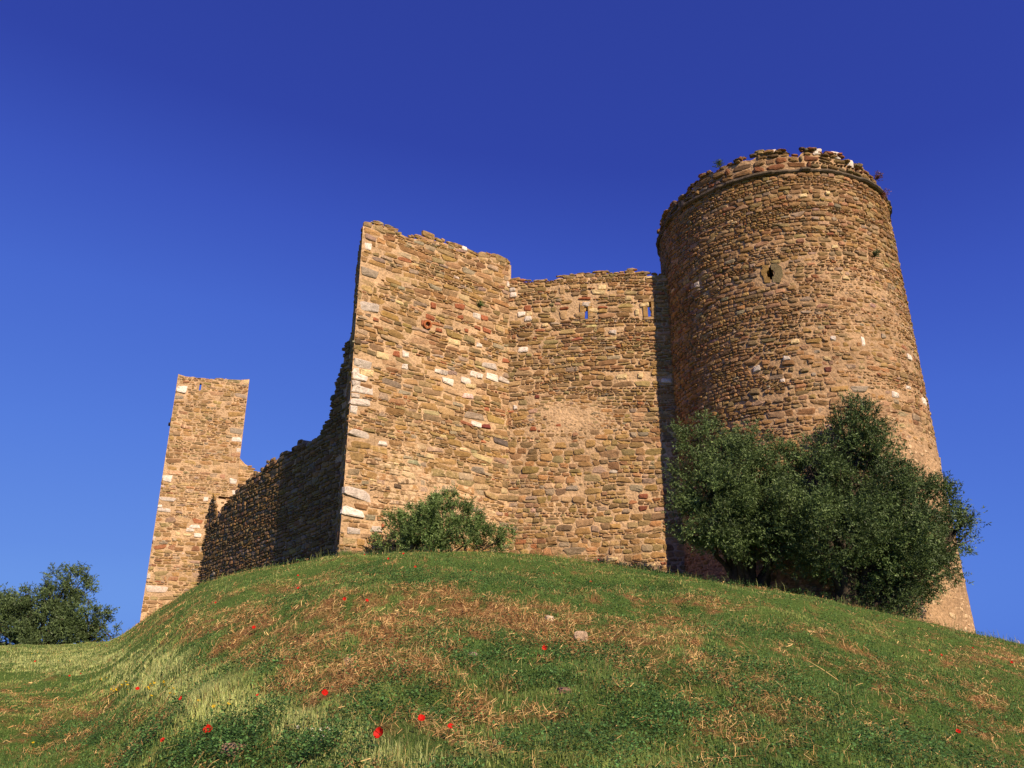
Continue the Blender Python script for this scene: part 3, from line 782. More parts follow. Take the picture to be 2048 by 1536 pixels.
    add_stones(mb, T, pick_cols(len(us), W_STD * np.array([.5, 1, 1, 1, 3, 0, .5, .3, 1])), tower_F, np.full(len(us), .14), np.full(len(us), -.1), gap=.02, bulge=.04)
    part(mb, 'footing', M_STONE, tower)
build_tower()

# ------------------------------------------------------------------ far square tower
YT = 42.0
TL = at(357, 745, YT)[:2]
adir = math.radians(21)
D_T = np.array([math.cos(adir), math.sin(adir)]); N_T = np.array([math.sin(adir), -math.cos(adir)])
urt, _ = on_plane(499, 758, TL, D_T)
square = empty('square_tower', (float(TL[0]), float(TL[1]), 3.0))
tag(square, 'slender square stone tower with pale corner blocks, standing alone at the far left', 'tower')
def build_square():
    W = urt
    TOPT = [(355, 746), (365, 748), (380, 752), (400, 754), (430, 757), (455, 758), (480, 759), (499, 757)]
    vt = top_fn(TOPT, TL, D_T, .04, 33)
    F = plane_F(TL, D_T, N_T)
    ua, va = on_plane(399.5, 781, TL, D_T); _, vb = on_plane(399.5, 767, TL, D_T)
    hole = (ua - .05, ua + .05, va, vb)
    def z5(l): return [(250 + .3906 * a, 700 + .3906 * b, 250 + .3906 * c, 700 + .3906 * d, e) for a, b, c, d, e in l]
    SQ = z5([(258, 178, 318, 218, WHITE), (180, 640, 240, 672, WHITE), (155, 755, 260, 772, PG), (160, 792, 190, 806, WHITE), (160, 806, 235, 828, PG), (545, 448, 600, 468, WHITE), (570, 505, 595, 525, WHITE), (535, 660, 575, 686, WHITE),
             (550, 718, 568, 740, WHITE), (400, 752, 426, 775, WHITE), (330, 895, 385, 912, WHITE), (312, 914, 355, 930, WHITE), (258, 935, 285, 950, CREAM), (352, 938, 392, 958, WHITE), (295, 940, 340, 952, CREAM), (130, 955, 155, 980, PG),
             (102, 1146, 130, 1170, PG), (95, 1208, 218, 1240, (.62, .48, .38)), (525, 318, 612, 340, OCHRE), (605, 155, 638, 174, CREAM), (535, 400, 605, 430, GREY), (240, 235, 300, 252, GREY), (210, 595, 265, 615, OCHRE), (520, 600, 580, 640, TAN), (255, 1010, 300, 1030, BROWN)])
    mb = MB()
    mort = lambda u, v: -.016 + .03 * fbm(u * .8, v * .8, 65, 4) + .02 * (fbm(u * 6, v * 6, 68, 3) - .5)
    add_sheet(mb, 0, W, 1.5, lambda u: vt(u) - .05, F, mort, .5, holes=(hole,))
    S, SC = specials(SQ, TL, D_T)
    lo = np.maximum(S[:, 0] - S[:, 2], .0); hi = np.minimum(S[:, 0] + S[:, 2], W); S[:, 0] = (lo + hi) / 2; S[:, 2] = (hi - lo) / 2
    R = warp(layout(-.3, W + .3, 1.6, 18, (.13, .29), (1.4, 3.6), .55), .03, 491)
    lo = np.maximum(R[:, 0] - R[:, 2], 0); hi = np.minimum(R[:, 0] + R[:, 2], W)
    R[:, 0] = (lo + hi) / 2; R[:, 2] = (hi - lo) / 2
    R = R[(R[:, 2] > .05) & (R[:, 1] < vt(R[:, 0]) + rs.uniform(-.05, .03, len(R)))]
    R = drop_overlap(R, S); R = drop_overlap(R, [(ua, (va + vb) / 2, .05, (vb - va) / 2)], .7)
    w = np.tile(W_STD, (len(R), 1)); w[:, 3] += .12; w[:, 1] += .1
    edge = (R[:, 0] < .5) | (R[:, 0] > W - .5)
    sm = .05 + .2 * (fbm(R[:, 0] * .8, R[:, 1] * .8, 85, 3) - .4) - .1 * edge
    add_stones(mb, R, pick_cols(len(R), w), F, np.full(len(R), .018), sm, gap=.016, bulge=.010, jit=.07, sq=(.25, .6))
    add_stones(mb, S, SC, F, np.full(len(S), .03), np.full(len(S), -.08), gap=.01, bulge=.006, jit=.03, sq=(.15, .35))
    part(mb, 'front_wall', [M_STONE, M_MORTAR], square)
    for P0, d, n, nm in ((TL, -N_T, -D_T, 'side_wall'), (TL + D_T * W, -N_T, D_T, 'side_wall'), (TL - N_T * W, D_T, -N_T, 'back_wall')):
        mb = MB(); Fs = plane_F(P0, d, n)
        top = (lambda u: vt(0 * np.asarray(u)) - .1 - .1 * np.asarray(u) + 0 * u) if nm == 'side_wall' else (lambda u: vt(np.asarray(u)) - .9)
        if nm == 'side_wall' and n is D_T or (nm == 'side_wall' and np.allclose(n, D_T)):
            top = lambda u: vt(W + 0 * np.asarray(u)) - .1 - .1 * np.asarray(u)
        add_sheet(mb, 0, W, 1.5, top, Fs, mort, .5, .12, .12)
        R = layout(0, W - .1, 1.6, 18, (.2, .4), (1.4, 3.4), .5)
        R = R[R[:, 1] < top(R[:, 0])]
        add_stones(mb, R, pick_cols(len(R), W_STD), Fs, np.full(len(R), -.012), np.full(len(R), .0), gap=.03, bulge=.006, hvar=.004)
        part(mb, nm, [M_STONE, M_MORTAR], square)
    mb = MB()
    a, b, c, d = hole
    for (x0, x1, y0, y1) in ((a - .1, a, c, d), (b, b + .1, c, d), (a - .12, b + .12, d, d + .1), (a - .12, b + .12, c - .08, c)):
        cc = F(np.array([(x0 + x1) / 2]), np.array([(y0 + y1) / 2]), np.array([-.1]))[0]
        box(mb, cc, (x1 - x0) / 2 - .002, .13, (y1 - y0) / 2 - .002, math.atan2(D_T[1], D_T[0]), np.array(TAN), 0, .05)
    part(mb, 'arrow_slit', M_STONE, square)
    # dark corbels on the left flank
    mb = MB()
    u_, z1 = on_plane(345, 838, TL, D_T)
    base = TL - N_T * .5
    for dz, ln, hz in ((.03, .06, .13), (-.17, .13, .07)):
        cc = base - D_T * (ln / 2 - .05)
        box(mb, (cc[0], cc[1], z1 + dz), ln / 2 + .05, .16, hz, adir, (.05, .035, .03), 0, .15, .006)
    o = part(mb, 'corbel', M_STONE, square)
    o['label'] = 'dark stub of a broken corbel on the flank'
build_square()

# ------------------------------------------------------------------ low wall running behind the side wall
far = empty('curtain_wall', (-13.0, 38.6, 4.0))
tag(far, 'sunlit broken wall stub, just right of the square tower, behind the long shaded wall', 'castle wall')
def build_far():
    P0 = TL + D_T * (urt - .1) - N_T * 1.2
    d = np.array([math.cos(.12), math.sin(.12)]); n = np.array([math.sin(.12), -math.cos(.12)])
    F = plane_F(P0, d, n); mb = MB()
    vt = top_fn([(470, 905), (481, 914), (490, 926), (502, 934), (512, 945), (530, 955), (560, 968), (620, 990)], P0, d, .05, 43)
    add_sheet(mb, 0, 5.5, 2, lambda u: vt(u) - .05, F, lambda u, v: -.01 + .03 * fbm(u, v, 77, 3), .8)
    R = warp(layout(0, 5.4, 2.1, 13, (.18, .38), (1.3, 3.4), .55), .04, 591)
    R = R[R[:, 1] < vt(R[:, 0]) + rs.uniform(-.05, .05, len(R))]
    add_stones(mb, R, pick_cols(len(R), W_STD), F, np.full(len(R), .02), np.full(len(R), .0), gap=.03)
    part(mb, 'wall_face', [M_STONE, M_MORTAR], far)
build_far()

# ------------------------------------------------------------------ trees and shrubs
def leaves_from_twigs(mb, P, D, n_leaf, size, cols, spread=.75, wid=.3):
    """every twig P + D s carries n_leaf folded leaves"""
    T = len(P)
    s = rs.uniform(.1, 1.05, (T, n_leaf))
    base = P[:, None, :] + D[:, None, :] * s[..., None]
    dn = D / (np.linalg.norm(D, axis=1, keepdims=True) + 1e-9)
    r = rs.normal(0, 1, (T, n_leaf, 3))
    ld = dn[:, None, :] * .7 + spread * r; ld /= np.linalg.norm(ld, axis=-1, keepdims=True)
    sd = np.cross(ld, rs.normal(0, 1, (T, n_leaf, 3))); sd /= np.linalg.norm(sd, axis=-1, keepdims=True) + 1e-9
    L = (size * rs.uniform(.6, 1.3, (T, n_leaf)))[..., None]
    a = base; tip = base + ld * L; mid = base + ld * L * .5
    V = np.stack([a, mid + sd * L * wid * .5, tip, mid - sd * L * wid * .5], 2).reshape(-1, 3)
    nq = T * n_leaf
    q = np.arange(nq * 4).reshape(nq, 4)
    c = np.repeat(cols, n_leaf, 0) * rs.uniform(.65, 1.4, (nq, 1))
    mb.add(V, q, np.repeat(c, 4, 0))

def make_tree(name, label, cat, blobs, base, ntw, nleaf, size, twig, col_a, col_b, trunk_r, stems=1, group=None, up=.35, shoots=0, lean=None):
    """blobs: (px, py, radius px, depth Y); base: world point of the foot"""
    root = empty(name, tuple(float(k) for k in base))
    tag(root, label, cat, group)
    cs = np.array([at(px, py, Y) for px, py, r, Y in blobs]); rad = np.array([r * Y / 1640. for px, py, r, Y in blobs])
    vol = rad ** 1.65; pr = vol / vol.sum()
    mb = MB()
    nclump = max(30, ntw // 26)
    k = rs.choice(len(blobs), nclump, p=pr)
    d = rs.normal(0, 1, (nclump, 3)); d /= np.linalg.norm(d, axis=1, keepdims=True)
    rr = rs.uniform(.45, 1.0, nclump) ** .6
    cc = cs[k] + d * rad[k][:, None] * rr[:, None] * np.array([1, 1, .95])
    # keep clumps above the ground
    cr = rad[k] * rs.uniform(.14, .34, nclump)
    tone = rs.uniform(.7, 1.35, nclump)
    j = rs.choice(nclump, ntw, p=cr ** 1.4 / (cr ** 1.4).sum())
    off = rs.normal(0, .48, (ntw, 3)) * cr[j][:, None]
    P = cc[j] + off
    out = (P - cs[k[j]]); out /= np.linalg.norm(out, axis=1, keepdims=True) + 1e-9
    D = out * .75 + rs.normal(0, .4, (ntw, 3)) + np.array([0, 0, up]); D /= np.linalg.norm(D, axis=1, keepdims=True)
    D *= (twig * rs.uniform(.5, 1.3, ntw))[:, None]
    g = gz(P[:, 0], P[:, 1], False)
    ok = P[:, 2] > g + .12
    P = P[ok]; D = D[ok]; j = j[ok]
    mixf = np.clip(rs.rand(len(P)) * .7 + .3 * fbm(P[:, 0] * 1.3, P[:, 2] * 1.3, 17, 3), 0, 1)[:, None]
    cols = (np.array(col_a) * (1 - mixf) + np.array(col_b) * mixf) * tone[j][:, None]
    leaves_from_twigs(mb, P, D, nleaf, size, cols)
    if shoots:                                         # long thin shoots that break the outline
        kk = rs.choice(len(blobs), shoots, p=pr)
        d = rs.normal(0, 1, (shoots, 3)); d[:, 2] = np.abs(d[:, 2]) * 1.1; d /= np.linalg.norm(d, axis=1, keepdims=True)
        P2 = cs[kk] + d * rad[kk][:, None] * .85; D2 = d * (rad[kk] * rs.uniform(.2, .5, shoots))[:, None]
        leaves_from_twigs(mb, P2, D2, nleaf * 2, size, np.tile(np.array(col_b), (shoots, 1)), .6)
    part(mb, 'crown', M_LEAF, root)
    mb = MB()
    bark = (.055, .042, .03)
    foot = np.array(base, float)
    order = np.argsort(-rad)
    for i in order:
        s = rs.randint(stems)
        f0 = foot + np.array([rs.uniform(-.25, .25) * (stems > 1) + (s - (stems - 1) / 2) * .35 * (stems > 1), rs.uniform(-.1, .1), -.25])
        mid = f0 * .5 + cs[i] * .5 + np.array([rs.normal(0, .12), rs.normal(0, .12), -.12 * abs(cs[i][0] - f0[0])])
        t = np.linspace(0, 1, 9)[:, None]
        pts = f0 * (1 - t) ** 2 + 2 * mid * t * (1 - t) + cs[i] * t ** 2 + rs.normal(0, .025, (9, 3)) * (t > .05)
        tube(mb, pts, trunk_r * np.linspace(1, .14, 9) * (.55 + .45 * rad[i] / rad.max()), np.array(bark) * rs.uniform(.8, 1.2), 8, 0, .08)
        for q in range(4):                           # branches inside the crown
            e = cs[i] + rs.normal(0, .55, 3) * rad[i]
            s0 = pts[5 + q % 4]
            tube(mb, np.linspace(s0, e, 5) + rs.normal(0, .03, (5, 3)) * np.array([[0], [1], [1], [1], [1]]), trunk_r * np.linspace(.22, .06, 5), bark, 5)
    part(mb, 'trunk', M_BARK, root, True)
    return root

OL_A = (.017, .034, .010); OL_B = (.15, .21, .07)
b1 = on_ground(1715, 1222)
Y1 = 19.9
big = [(1712, 838, 46, 20.2), (1728, 862, 52, 20.0), (1700, 815, 24, 20.2), (1690, 900, 62, 20.2), (1745, 890, 48, 20.1), (1625, 905, 42, 20.4), (1640, 965, 70, 20.2), (1725, 975, 85, 20.0), (1800, 985, 70, 20.2), (1850, 1010, 62, 20.4), (1600, 1040, 75, 20.1), (1690, 1070, 105, 19.7), (1790, 1080, 95, 19.8),
       (1870, 1075, 62, 20.2), (1905, 1050, 34, 20.4), (1935, 1035, 16, 20.4), (1755, 1150, 70, 19.8), (1835, 1140, 55, 20.1), (1715, 1150, 34, 20.0), (1790, 1185, 34, 20.0), (1935, 1070, 14, 20.4), (1880, 1130, 40, 20.2), (1815, 1190, 32, 20.1), (1900, 1095, 30, 20.3)]
make_tree('olive_tree', 'tall dark green olive tree with a pointed top, against the front of the round tower', 'tree', big, gz(7.9, 19.9).reshape(1)[0] * np.array([0, 0, 1]) + np.array([8.15, 19.9, 0]),
          16000, 11, .075, .26, OL_A, OL_B, .17, 2, None, .3, 70)
lefto = [(1398, 878, 46, 20.7), (1440, 905, 52, 20.8), (1505, 890, 45, 20.9), (1478, 940, 68, 20.6), (1400, 965, 55, 20.7), (1545, 945, 52, 20.8), (1430, 1015, 80, 20.4), (1520, 1020, 80, 20.3), (1385, 1045, 46, 20.7), (1462, 1060, 62, 20.3), (1540, 1070, 50, 20.3), (1580, 1020, 46, 20.3), (1545, 1108, 30, 20.2)]
make_tree('olive_tree', 'rounder paler olive tree beside the curtain wall shadow, left of the pointed olive', 'tree', lefto, np.array([6.1, 21.2, float(gz(6.1, 21.2))]),
          11500, 11, .075, .26, (.022, .044, .012), (.18, .245, .085), .15, 2, None, .3, 60)
shrub = [(800, 1070, 40, 22.0), (835, 1040, 42, 22.0), (870, 1050, 50, 21.9), (885, 1015, 30, 22.0), (920, 1045, 40, 22.1), (905, 1080, 45, 21.9), (950, 1075, 34, 22.1), (980, 1080, 26, 22.3), (1010, 1075, 18, 22.5), (845, 1085, 45, 21.8), (780, 1085, 22, 22.0), (1000, 1092, 16, 22.4), (900, 1000, 18, 22.0)]
make_tree('olive_shrub', 'low spreading olive shrub at the foot of the bastion face', 'shrub', shrub, np.array([-1.75, 22.0, float(gz(-1.75, 22.0))]),
          4800, 10, .07, .2, (.05, .095, .02), (.20, .27, .09), .06, 3, None, .6, 70)
bush = [(130, 1168, 36, 44), (140, 1155, 22, 44), (165, 1185, 22, 44), (105, 1180, 24, 44), (118, 1215, 50, 44), (160, 1238, 40, 43.5), (70, 1240, 44, 44), (40, 1205, 26, 44.5), (15, 1240, 42, 44), (100, 1265, 52, 43.5), (185, 1258, 36, 43.5), (208, 1250, 24, 43.5), (215, 1268, 18, 43.5), (25, 1275, 40, 44), (150, 1272, 40, 43.5), (-30, 1230, 50, 44.5), (-60, 1260, 40, 44.5), (55, 1190, 14, 44)]
make_tree('bushy_tree', 'grey-green bushy tree on the skyline at the far left of the meadow', 'tree', bush, np.array([-24.5, 44.0, float(gz(-24.5, 44.0))]),
          8500, 10, .14, .45, (.035, .06, .018), (.14, .19, .075), .22, 2, None, .35, 80)

def wall_plant(p, nrm, label, n=26, ln=.16, col=(.09, .15, .035), cat='plant', group='plants rooted in the masonry'):
    root = empty('wall_plant', tuple(float(k) for k in p)); tag(root, label, cat, group)
    P = np.tile(np.asarray(p), (n, 1)) + rs.normal(0, .02, (n, 3))
    D = np.asarray(nrm) * .6 + np.array([0, 0, .55]) + rs.normal(0, .5, (n, 3)); D /= np.linalg.norm(D, axis=1, keepdims=True); D *= ln * rs.uniform(.5, 1.3, (n, 1))
    mb = MB(); leaves_from_twigs(mb, P, D, 6, .07, np.tile(np.array(col), (n, 1)), .5)
    part(mb, 'foliage', M_LEAF, root)
    mb = MB()
    for i in range(0, n, 3): tube(mb, [P[i] - np.asarray(nrm) * .04, P[i] + D[i] * .5, P[i] + D[i]], [.006, .004, .002], (.12, .10, .05), 4)
    part(mb, 'stem', M_BARK, root)
def plane_pt(px, py, P0, d, n, h=.03):
    u, v = on_plane(px, py, P0, d); return plane_F(P0, d, n)(np.array([u]), np.array([v]), np.array([h]))[0]
nF = np.array([N_F[0], N_F[1], 0])
wall_plant(plane_pt(958, 612, C_, D_F, N_F), nF, 'green tuft growing from the upper part of the bastion face', 34, .15)
wall_plant(plane_pt(790, 460, C_, D_F, N_F, -.1), nF * .1, 'thin weeds on the broken top edge of the bastion, near its high corner', 24, .14, (.10, .12, .04))
wall_plant(plane_pt(975, 512, C_, D_F, N_F, -.1), nF * .1, 'dry weeds on the lower end of the bastion top', 30, .13, (.20, .15, .06))
u_, v_ = tower_uv(1748, 512); pt = tower_F(np.array([u_]), np.array([v_]), np.array([.03]))[0]; nt_ = np.array([pt[0] - TC[0], pt[1] - TC[1], 0]) / TR
wall_plant(pt, nt_, 'grey-green tuft growing on the bright side of the round tower', 44, .17, (.10, .12, .05))
for (px, py, l) in ((1752, 358, 'reddish weeds at the right of the round tower rim'), (1764, 392, 'reddish weeds hanging just below the right rim of the round tower'), (1440, 332, 'green weeds on the left of the round tower rim')):
    u_, v_ = tower_uv(px, py); pt = tower_F(np.array([u_]), np.array([v_]), np.array([.06]))[0]; nt_ = np.array([pt[0] - TC[0], pt[1] - TC[1], 0]) / TR
    wall_plant(pt, nt_, l, 40, .2, (.22, .09, .05) if 'reddish' in l else (.07, .10, .03))

# ------------------------------------------------------------------ meadow
def scatter(n, rmin, rmax, az=42, power=1.0):
    """density falls with range so that near grass is as dense as it looks"""
    a = np.radians(rs.uniform(-az, az, n))
    r = rmin * (rmax / rmin) ** (rs.rand(n) ** power)
    return r * np.sin(a), r * np.cos(a), r

def inside_walls(x, y):
    """true where the castle stands"""
    p = np.stack([x, y], -1)
    f = ((p - C_) @ N_F < .02) & ((p - P_) @ N_W < .02) & ((p - I_) @ N_C < .06)
    t = np.hypot(x - TC[0], y - TC[1]) < tower_r(3) + .03
    q = p - TL
    s = ((q @ D_T) > 0) & ((q @ D_T) < urt) & ((q @ -N_T) > 0) & ((q @ -N_T) < urt)
    return f | t | s

def blades(mb, x, y, h, w, col, lean=.35, droop=.3):
    n = len(x); z = gz(x, y) - .01
    a = rs.uniform(0, 2 * np.pi, n); sx, sy = np.cos(a), np.sin(a)
    l = np.abs(rs.normal(0, lean, n)); b = rs.uniform(0, 2 * np.pi, n)
    lx, ly = np.cos(b) * l, np.sin(b) * l
    B = np.stack([x, y, z], -1); S = np.stack([sx, sy, 0 * sx], -1) * (w / 2)[:, None]
    M = B + np.stack([lx * h * .4, ly * h * .4, h * .6], -1)
    T = B + np.stack([lx * h * (1 + droop), ly * h * (1 + droop), h * (1 - .4 * np.minimum(l, 1))], -1)
    V = np.stack([B - S, B + S, M + S * .8, M - S * .8, T], 1).reshape(-1, 3)
    i = (np.arange(n) * 5)[:, None]
    q = i + np.array([[0, 1, 2, 3]]); t = i + np.array([[3, 2, 4]])
    n0 = mb.n
    tipc = np.ones((n, 5, 1)); tipc[:, :2] = .85
    mb.add(V, q, (np.repeat(col[:, None, :], 5, 1)).reshape(-1, 3))
    mb.loops.append(t.ravel() + n0); mb.sizes.append(np.full(n, 3)); mb.m.append(np.zeros(n, int))

def build_grass():
    x, y, r = scatter(1650000, 3.2, 50, 47, .85)
    z = gz(x, y); px, py = proj(x, y, z)
    st = straw_mask(x, y, z); pale = pmask(px, py, PALE_P)
    cl = fbm(x * 1.7, y * 1.7, 41, 3)
    keep = (rs.rand(len(x)) < np.clip(1.1 - .85 * st, .28, 1) * np.clip((cl - .25) * 2.8, .12, 1)) & ~inside_walls(x, y)
    x, y, r, st, pale, cl = (k[keep] for k in (x, y, r, st, pale, cl))
    n = len(x)
    pa = fbm(x * .5, y * .5, 43, 3); pb = fbm(x * 3, y * 3, 47, 2)
    h = (.014 + .04 * pb) * (.5 + 1.1 * fbm(x * 1.9, y * 1.9, 57, 2)) * rs.uniform(.6, 1.5, n) * (1 + .8 * np.clip(pale, 0, 1.2)) * (1 - .35 * st)
    w = (.0018 + .00036 * r) * rs.uniform(.7, 1.3, n)
    g1 = np.array([.13, .215, .050]); g2 = np.array([.33, .38, .10]); g3 = np.array([.56, .58, .22]); g4 = np.array([.46, .31, .12])
    f = np.clip((pa - .35) * 2.2, 0, 1)[:, None]
    c = g1 * (1 - f) + g2 * f
    pf = np.clip(pale * 1.1, 0, .95)[:, None] * (rs.rand(n, 1) < .75); c = c * (1 - pf) + g3 * pf
    dry = (rs.rand(n) < .07 + .35 * st)[:, None]; c = np.where(dry, g4 * rs.uniform(.7, 1.3, (n, 1)), c)
    c = c * rs.uniform(.6, 1.4, (n, 1))
    mb = MB(); blades(mb, x, y, h, w, c)
    # taller stalks, most of them along the crest and in the pale strip
    x, y, r = scatter(12000, 4, 42); z = gz(x, y); px, py = proj(x, y, z)
    k = (rs.rand(len(x)) < .12 + .55 * sstep(17, 20, r) + .6 * np.clip(pmask(px, py, PALE_P), 0, 1)) & ~inside_walls(x, y)
    x, y, r = x[k], y[k], r[k]; n = len(x)
    blades(mb, x, y, rs.uniform(.08, .20, n) * (1 + .7 * sstep(17, 20, r)), .003 + .0004 * r, np.array([.27, .28, .09]) * rs.uniform(.6, 1.3, (n, 1)), .25, .5)
    # rank grass along the foot of the walls
    for A, B, off in ((C_, I_, N_F), (I_, I_ + D_C * 5.2, N_C), (P_, P_ + D_W * 11, N_W)):
        n = 2600; t = rs.rand(n); o_ = np.abs(rs.normal(0, .14, n)) + .04
        q = A + (B - A) * t[:, None] + off * o_[:, None]
        hn = .05 + .17 * fbm(q[:, 0] * 2, q[:, 1] * 2, 61, 2) ** 1.5
        blades(mb, q[:, 0], q[:, 1], hn * rs.uniform(.5, 1.5, n), np.full(n, .011), np.array([.13, .20, .045]) * rs.uniform(.5, 1.5, (n, 1)), .35, .4)
    o = mb.build('grass', M_GRASS); tag(o, 'rough short meadow grass all over the slope', 'grass', None, 'stuff')

def build_straw():
    x, y, r = scatter(480000, 3.6, 40); z = gz(x, y); st = straw_mask(x, y, z)
    k = (rs.rand(len(x)) < np.clip(st * .85 - .12, .012, .6)) & ~inside_walls(x, y)
    x, y, r = x[k], y[k], r[k]; n = len(x)
    L = rs.uniform(.02, .085, n) * np.where(rs.rand(n) < .03, 3.5, 1); a = rs.normal(.5, 1.2, n); w = (.0012 + .00032 * r) * rs.uniform(.6, 1.3, n)
    dx, dy = np.cos(a), np.sin(a)
    x1, y1 = x + dx * L, y + dy * L
    z0 = gz(x, y) + rs.uniform(.005, .04, n); z1 = gz(x1, y1) + rs.uniform(.005, .09, n)
    A = np.stack([x, y, z0], -1); B = np.stack([x1, y1, z1], -1)
    S = np.stack([-dy * w / 2, dx * w / 2, rs.normal(0, .6, n) * w / 2], -1)
    M = (A + B) / 2 + np.stack([rs.normal(0, .02, n), rs.normal(0, .02, n), rs.uniform(0, .02, n)], -1)
    V = np.stack([A - S, A + S, M + S, M - S, B + S * .6, B - S * .6], 1).reshape(-1, 3)
    i = (np.arange(n) * 6)[:, None, None]
    q = (i + np.array([[[0, 1, 2, 3], [3, 2, 4, 5]]])).reshape(-1, 4)
    t = rs.rand(n, 1) ** 1.6
    c = (np.array([.30, .135, .045]) * (1 - t) + np.array([.78, .53, .22]) * t) * rs.uniform(.7, 1.2, (n, 1))
    mb = MB(); mb.add(V, q, np.repeat(c, 6, 0))
    o = mb.build('dry_straw', M_STRAW); tag(o, 'dry cut straw lying in brown patches on the slope', 'straw', None, 'stuff')

def build_weeds():
    x, y, r = scatter(120000, 3.8, 36); z = gz(x, y); px, py = proj(x, y, z)
    m = np.clip(pmask(px, py, WEED_P), 0, 1) * .75 + .2
    k = (rs.rand(len(x)) < m * np.clip((fbm(x * 2.2, y * 2.2, 51, 3) - .42) * 6, .03, 1) * np.clip(1.2 - .7 * straw_mask(x, y, z), .1, 1)) & ~inside_walls(x, y)
    x, y, z, r = x[k], y[k], z[k], r[k]; n = len(x)
    M = 16
    a = rs.uniform(0, 2 * np.pi, (n, M)); d = rs.uniform(.005, .06, (n, M)); hh = rs.uniform(.008, .13, (n, M)) * rs.uniform(.6, 1.4, (n, 1))
    P = np.stack([x[:, None] + np.cos(a) * d, y[:, None] + np.sin(a) * d, z[:, None] + hh], -1).reshape(-1, 3)
    N_ = n * M
    ld = np.stack([np.cos(a), np.sin(a), rs.normal(.1, .35, (n, M))], -1).reshape(-1, 3)
    sd = np.cross(ld, rs.normal(0, .5, (N_, 3)) + np.array([0, 0, 1])); sd /= np.linalg.norm(sd, axis=1, keepdims=True) + 1e-9
    L = (rs.uniform(.009, .021, N_) * (1 + .02 * np.repeat(r, M)))[:, None]
    V = np.stack([P, P + ld * L * .5 + sd * L * .36, P + ld * L, P + ld * L * .5 - sd * L * .36], 1).reshape(-1, 3)
    c = np.repeat(np.array([.075, .155, .04]) * rs.uniform(.6, 1.6, (n, 1)), M, 0) * rs.uniform(.6, 1.5, (N_, 1))
    mb = MB(); mb.add(V, np.arange(N_ * 4).reshape(-1, 4), np.repeat(c, 4, 0))
    o = mb.build('weeds', M_GRASS); tag(o, 'dark green leafy weeds growing in patches among the grass', 'weeds', None, 'stuff')
build_grass(); build_straw(); build_weeds()

# ------------------------------------------------------------------ poppies
def make_poppy():
    root = empty('poppy', (0, 0, 0))
    mb = MB()
    for k in range(4):                                  # four cupped petals
        a0 = k * math.pi / 2 + .2
        na, nr = 7, 4
        V = []
        for i in range(nr):
            for j in range(na):
                s = (i + .15) / (nr - .85); a = a0 + (j / (na - 1) - .5) * 1.9
                rr = .036 * s * (1 - .16 * abs(j / (na - 1) - .5) ** 2 * 4) * (1 + .06 * math.sin(9 * a))
                zz = .004 + .026 * s ** 1.4 + .003 * math.sin(11 * a + k) * s + (.003 if k % 2 else 0)
                V.append((rr * math.cos(a), rr * math.sin(a), zz))
        idx = np.arange(nr * na).reshape(nr, na)
        mb.add(V, np.stack([idx[:-1, :-1], idx[:-1, 1:], idx[1:, 1:], idx[1:, :-1]], -1).reshape(-1, 4), (.62, .016, .008))
    o = mb.build('petals', M_PETAL, root, True)
    mb = MB()
    tube(mb, [(0, 0, .002), (0, 0, .010), (0, 0, .013)], [.003, .005, .002], (.05, .05, .02), 8)
    mb.build('seed_head', M_BARK, root, True)
    mb = MB()
    tube(mb, [(0, 0, .002), (.004, .003, -.08), (-.006, .004, -.17), (0, 0, -.27)], [.0022, .0022, .0025, .003], (.07, .11, .03), 5)
    mb.build('stem', M_GRASS, root, True)
    return root
def copy_tree(o, parent=None):
    c = o.copy(); COL.objects.link(c); c.parent = parent
    for ch in list(o.children): copy_tree(ch, c)
    return c
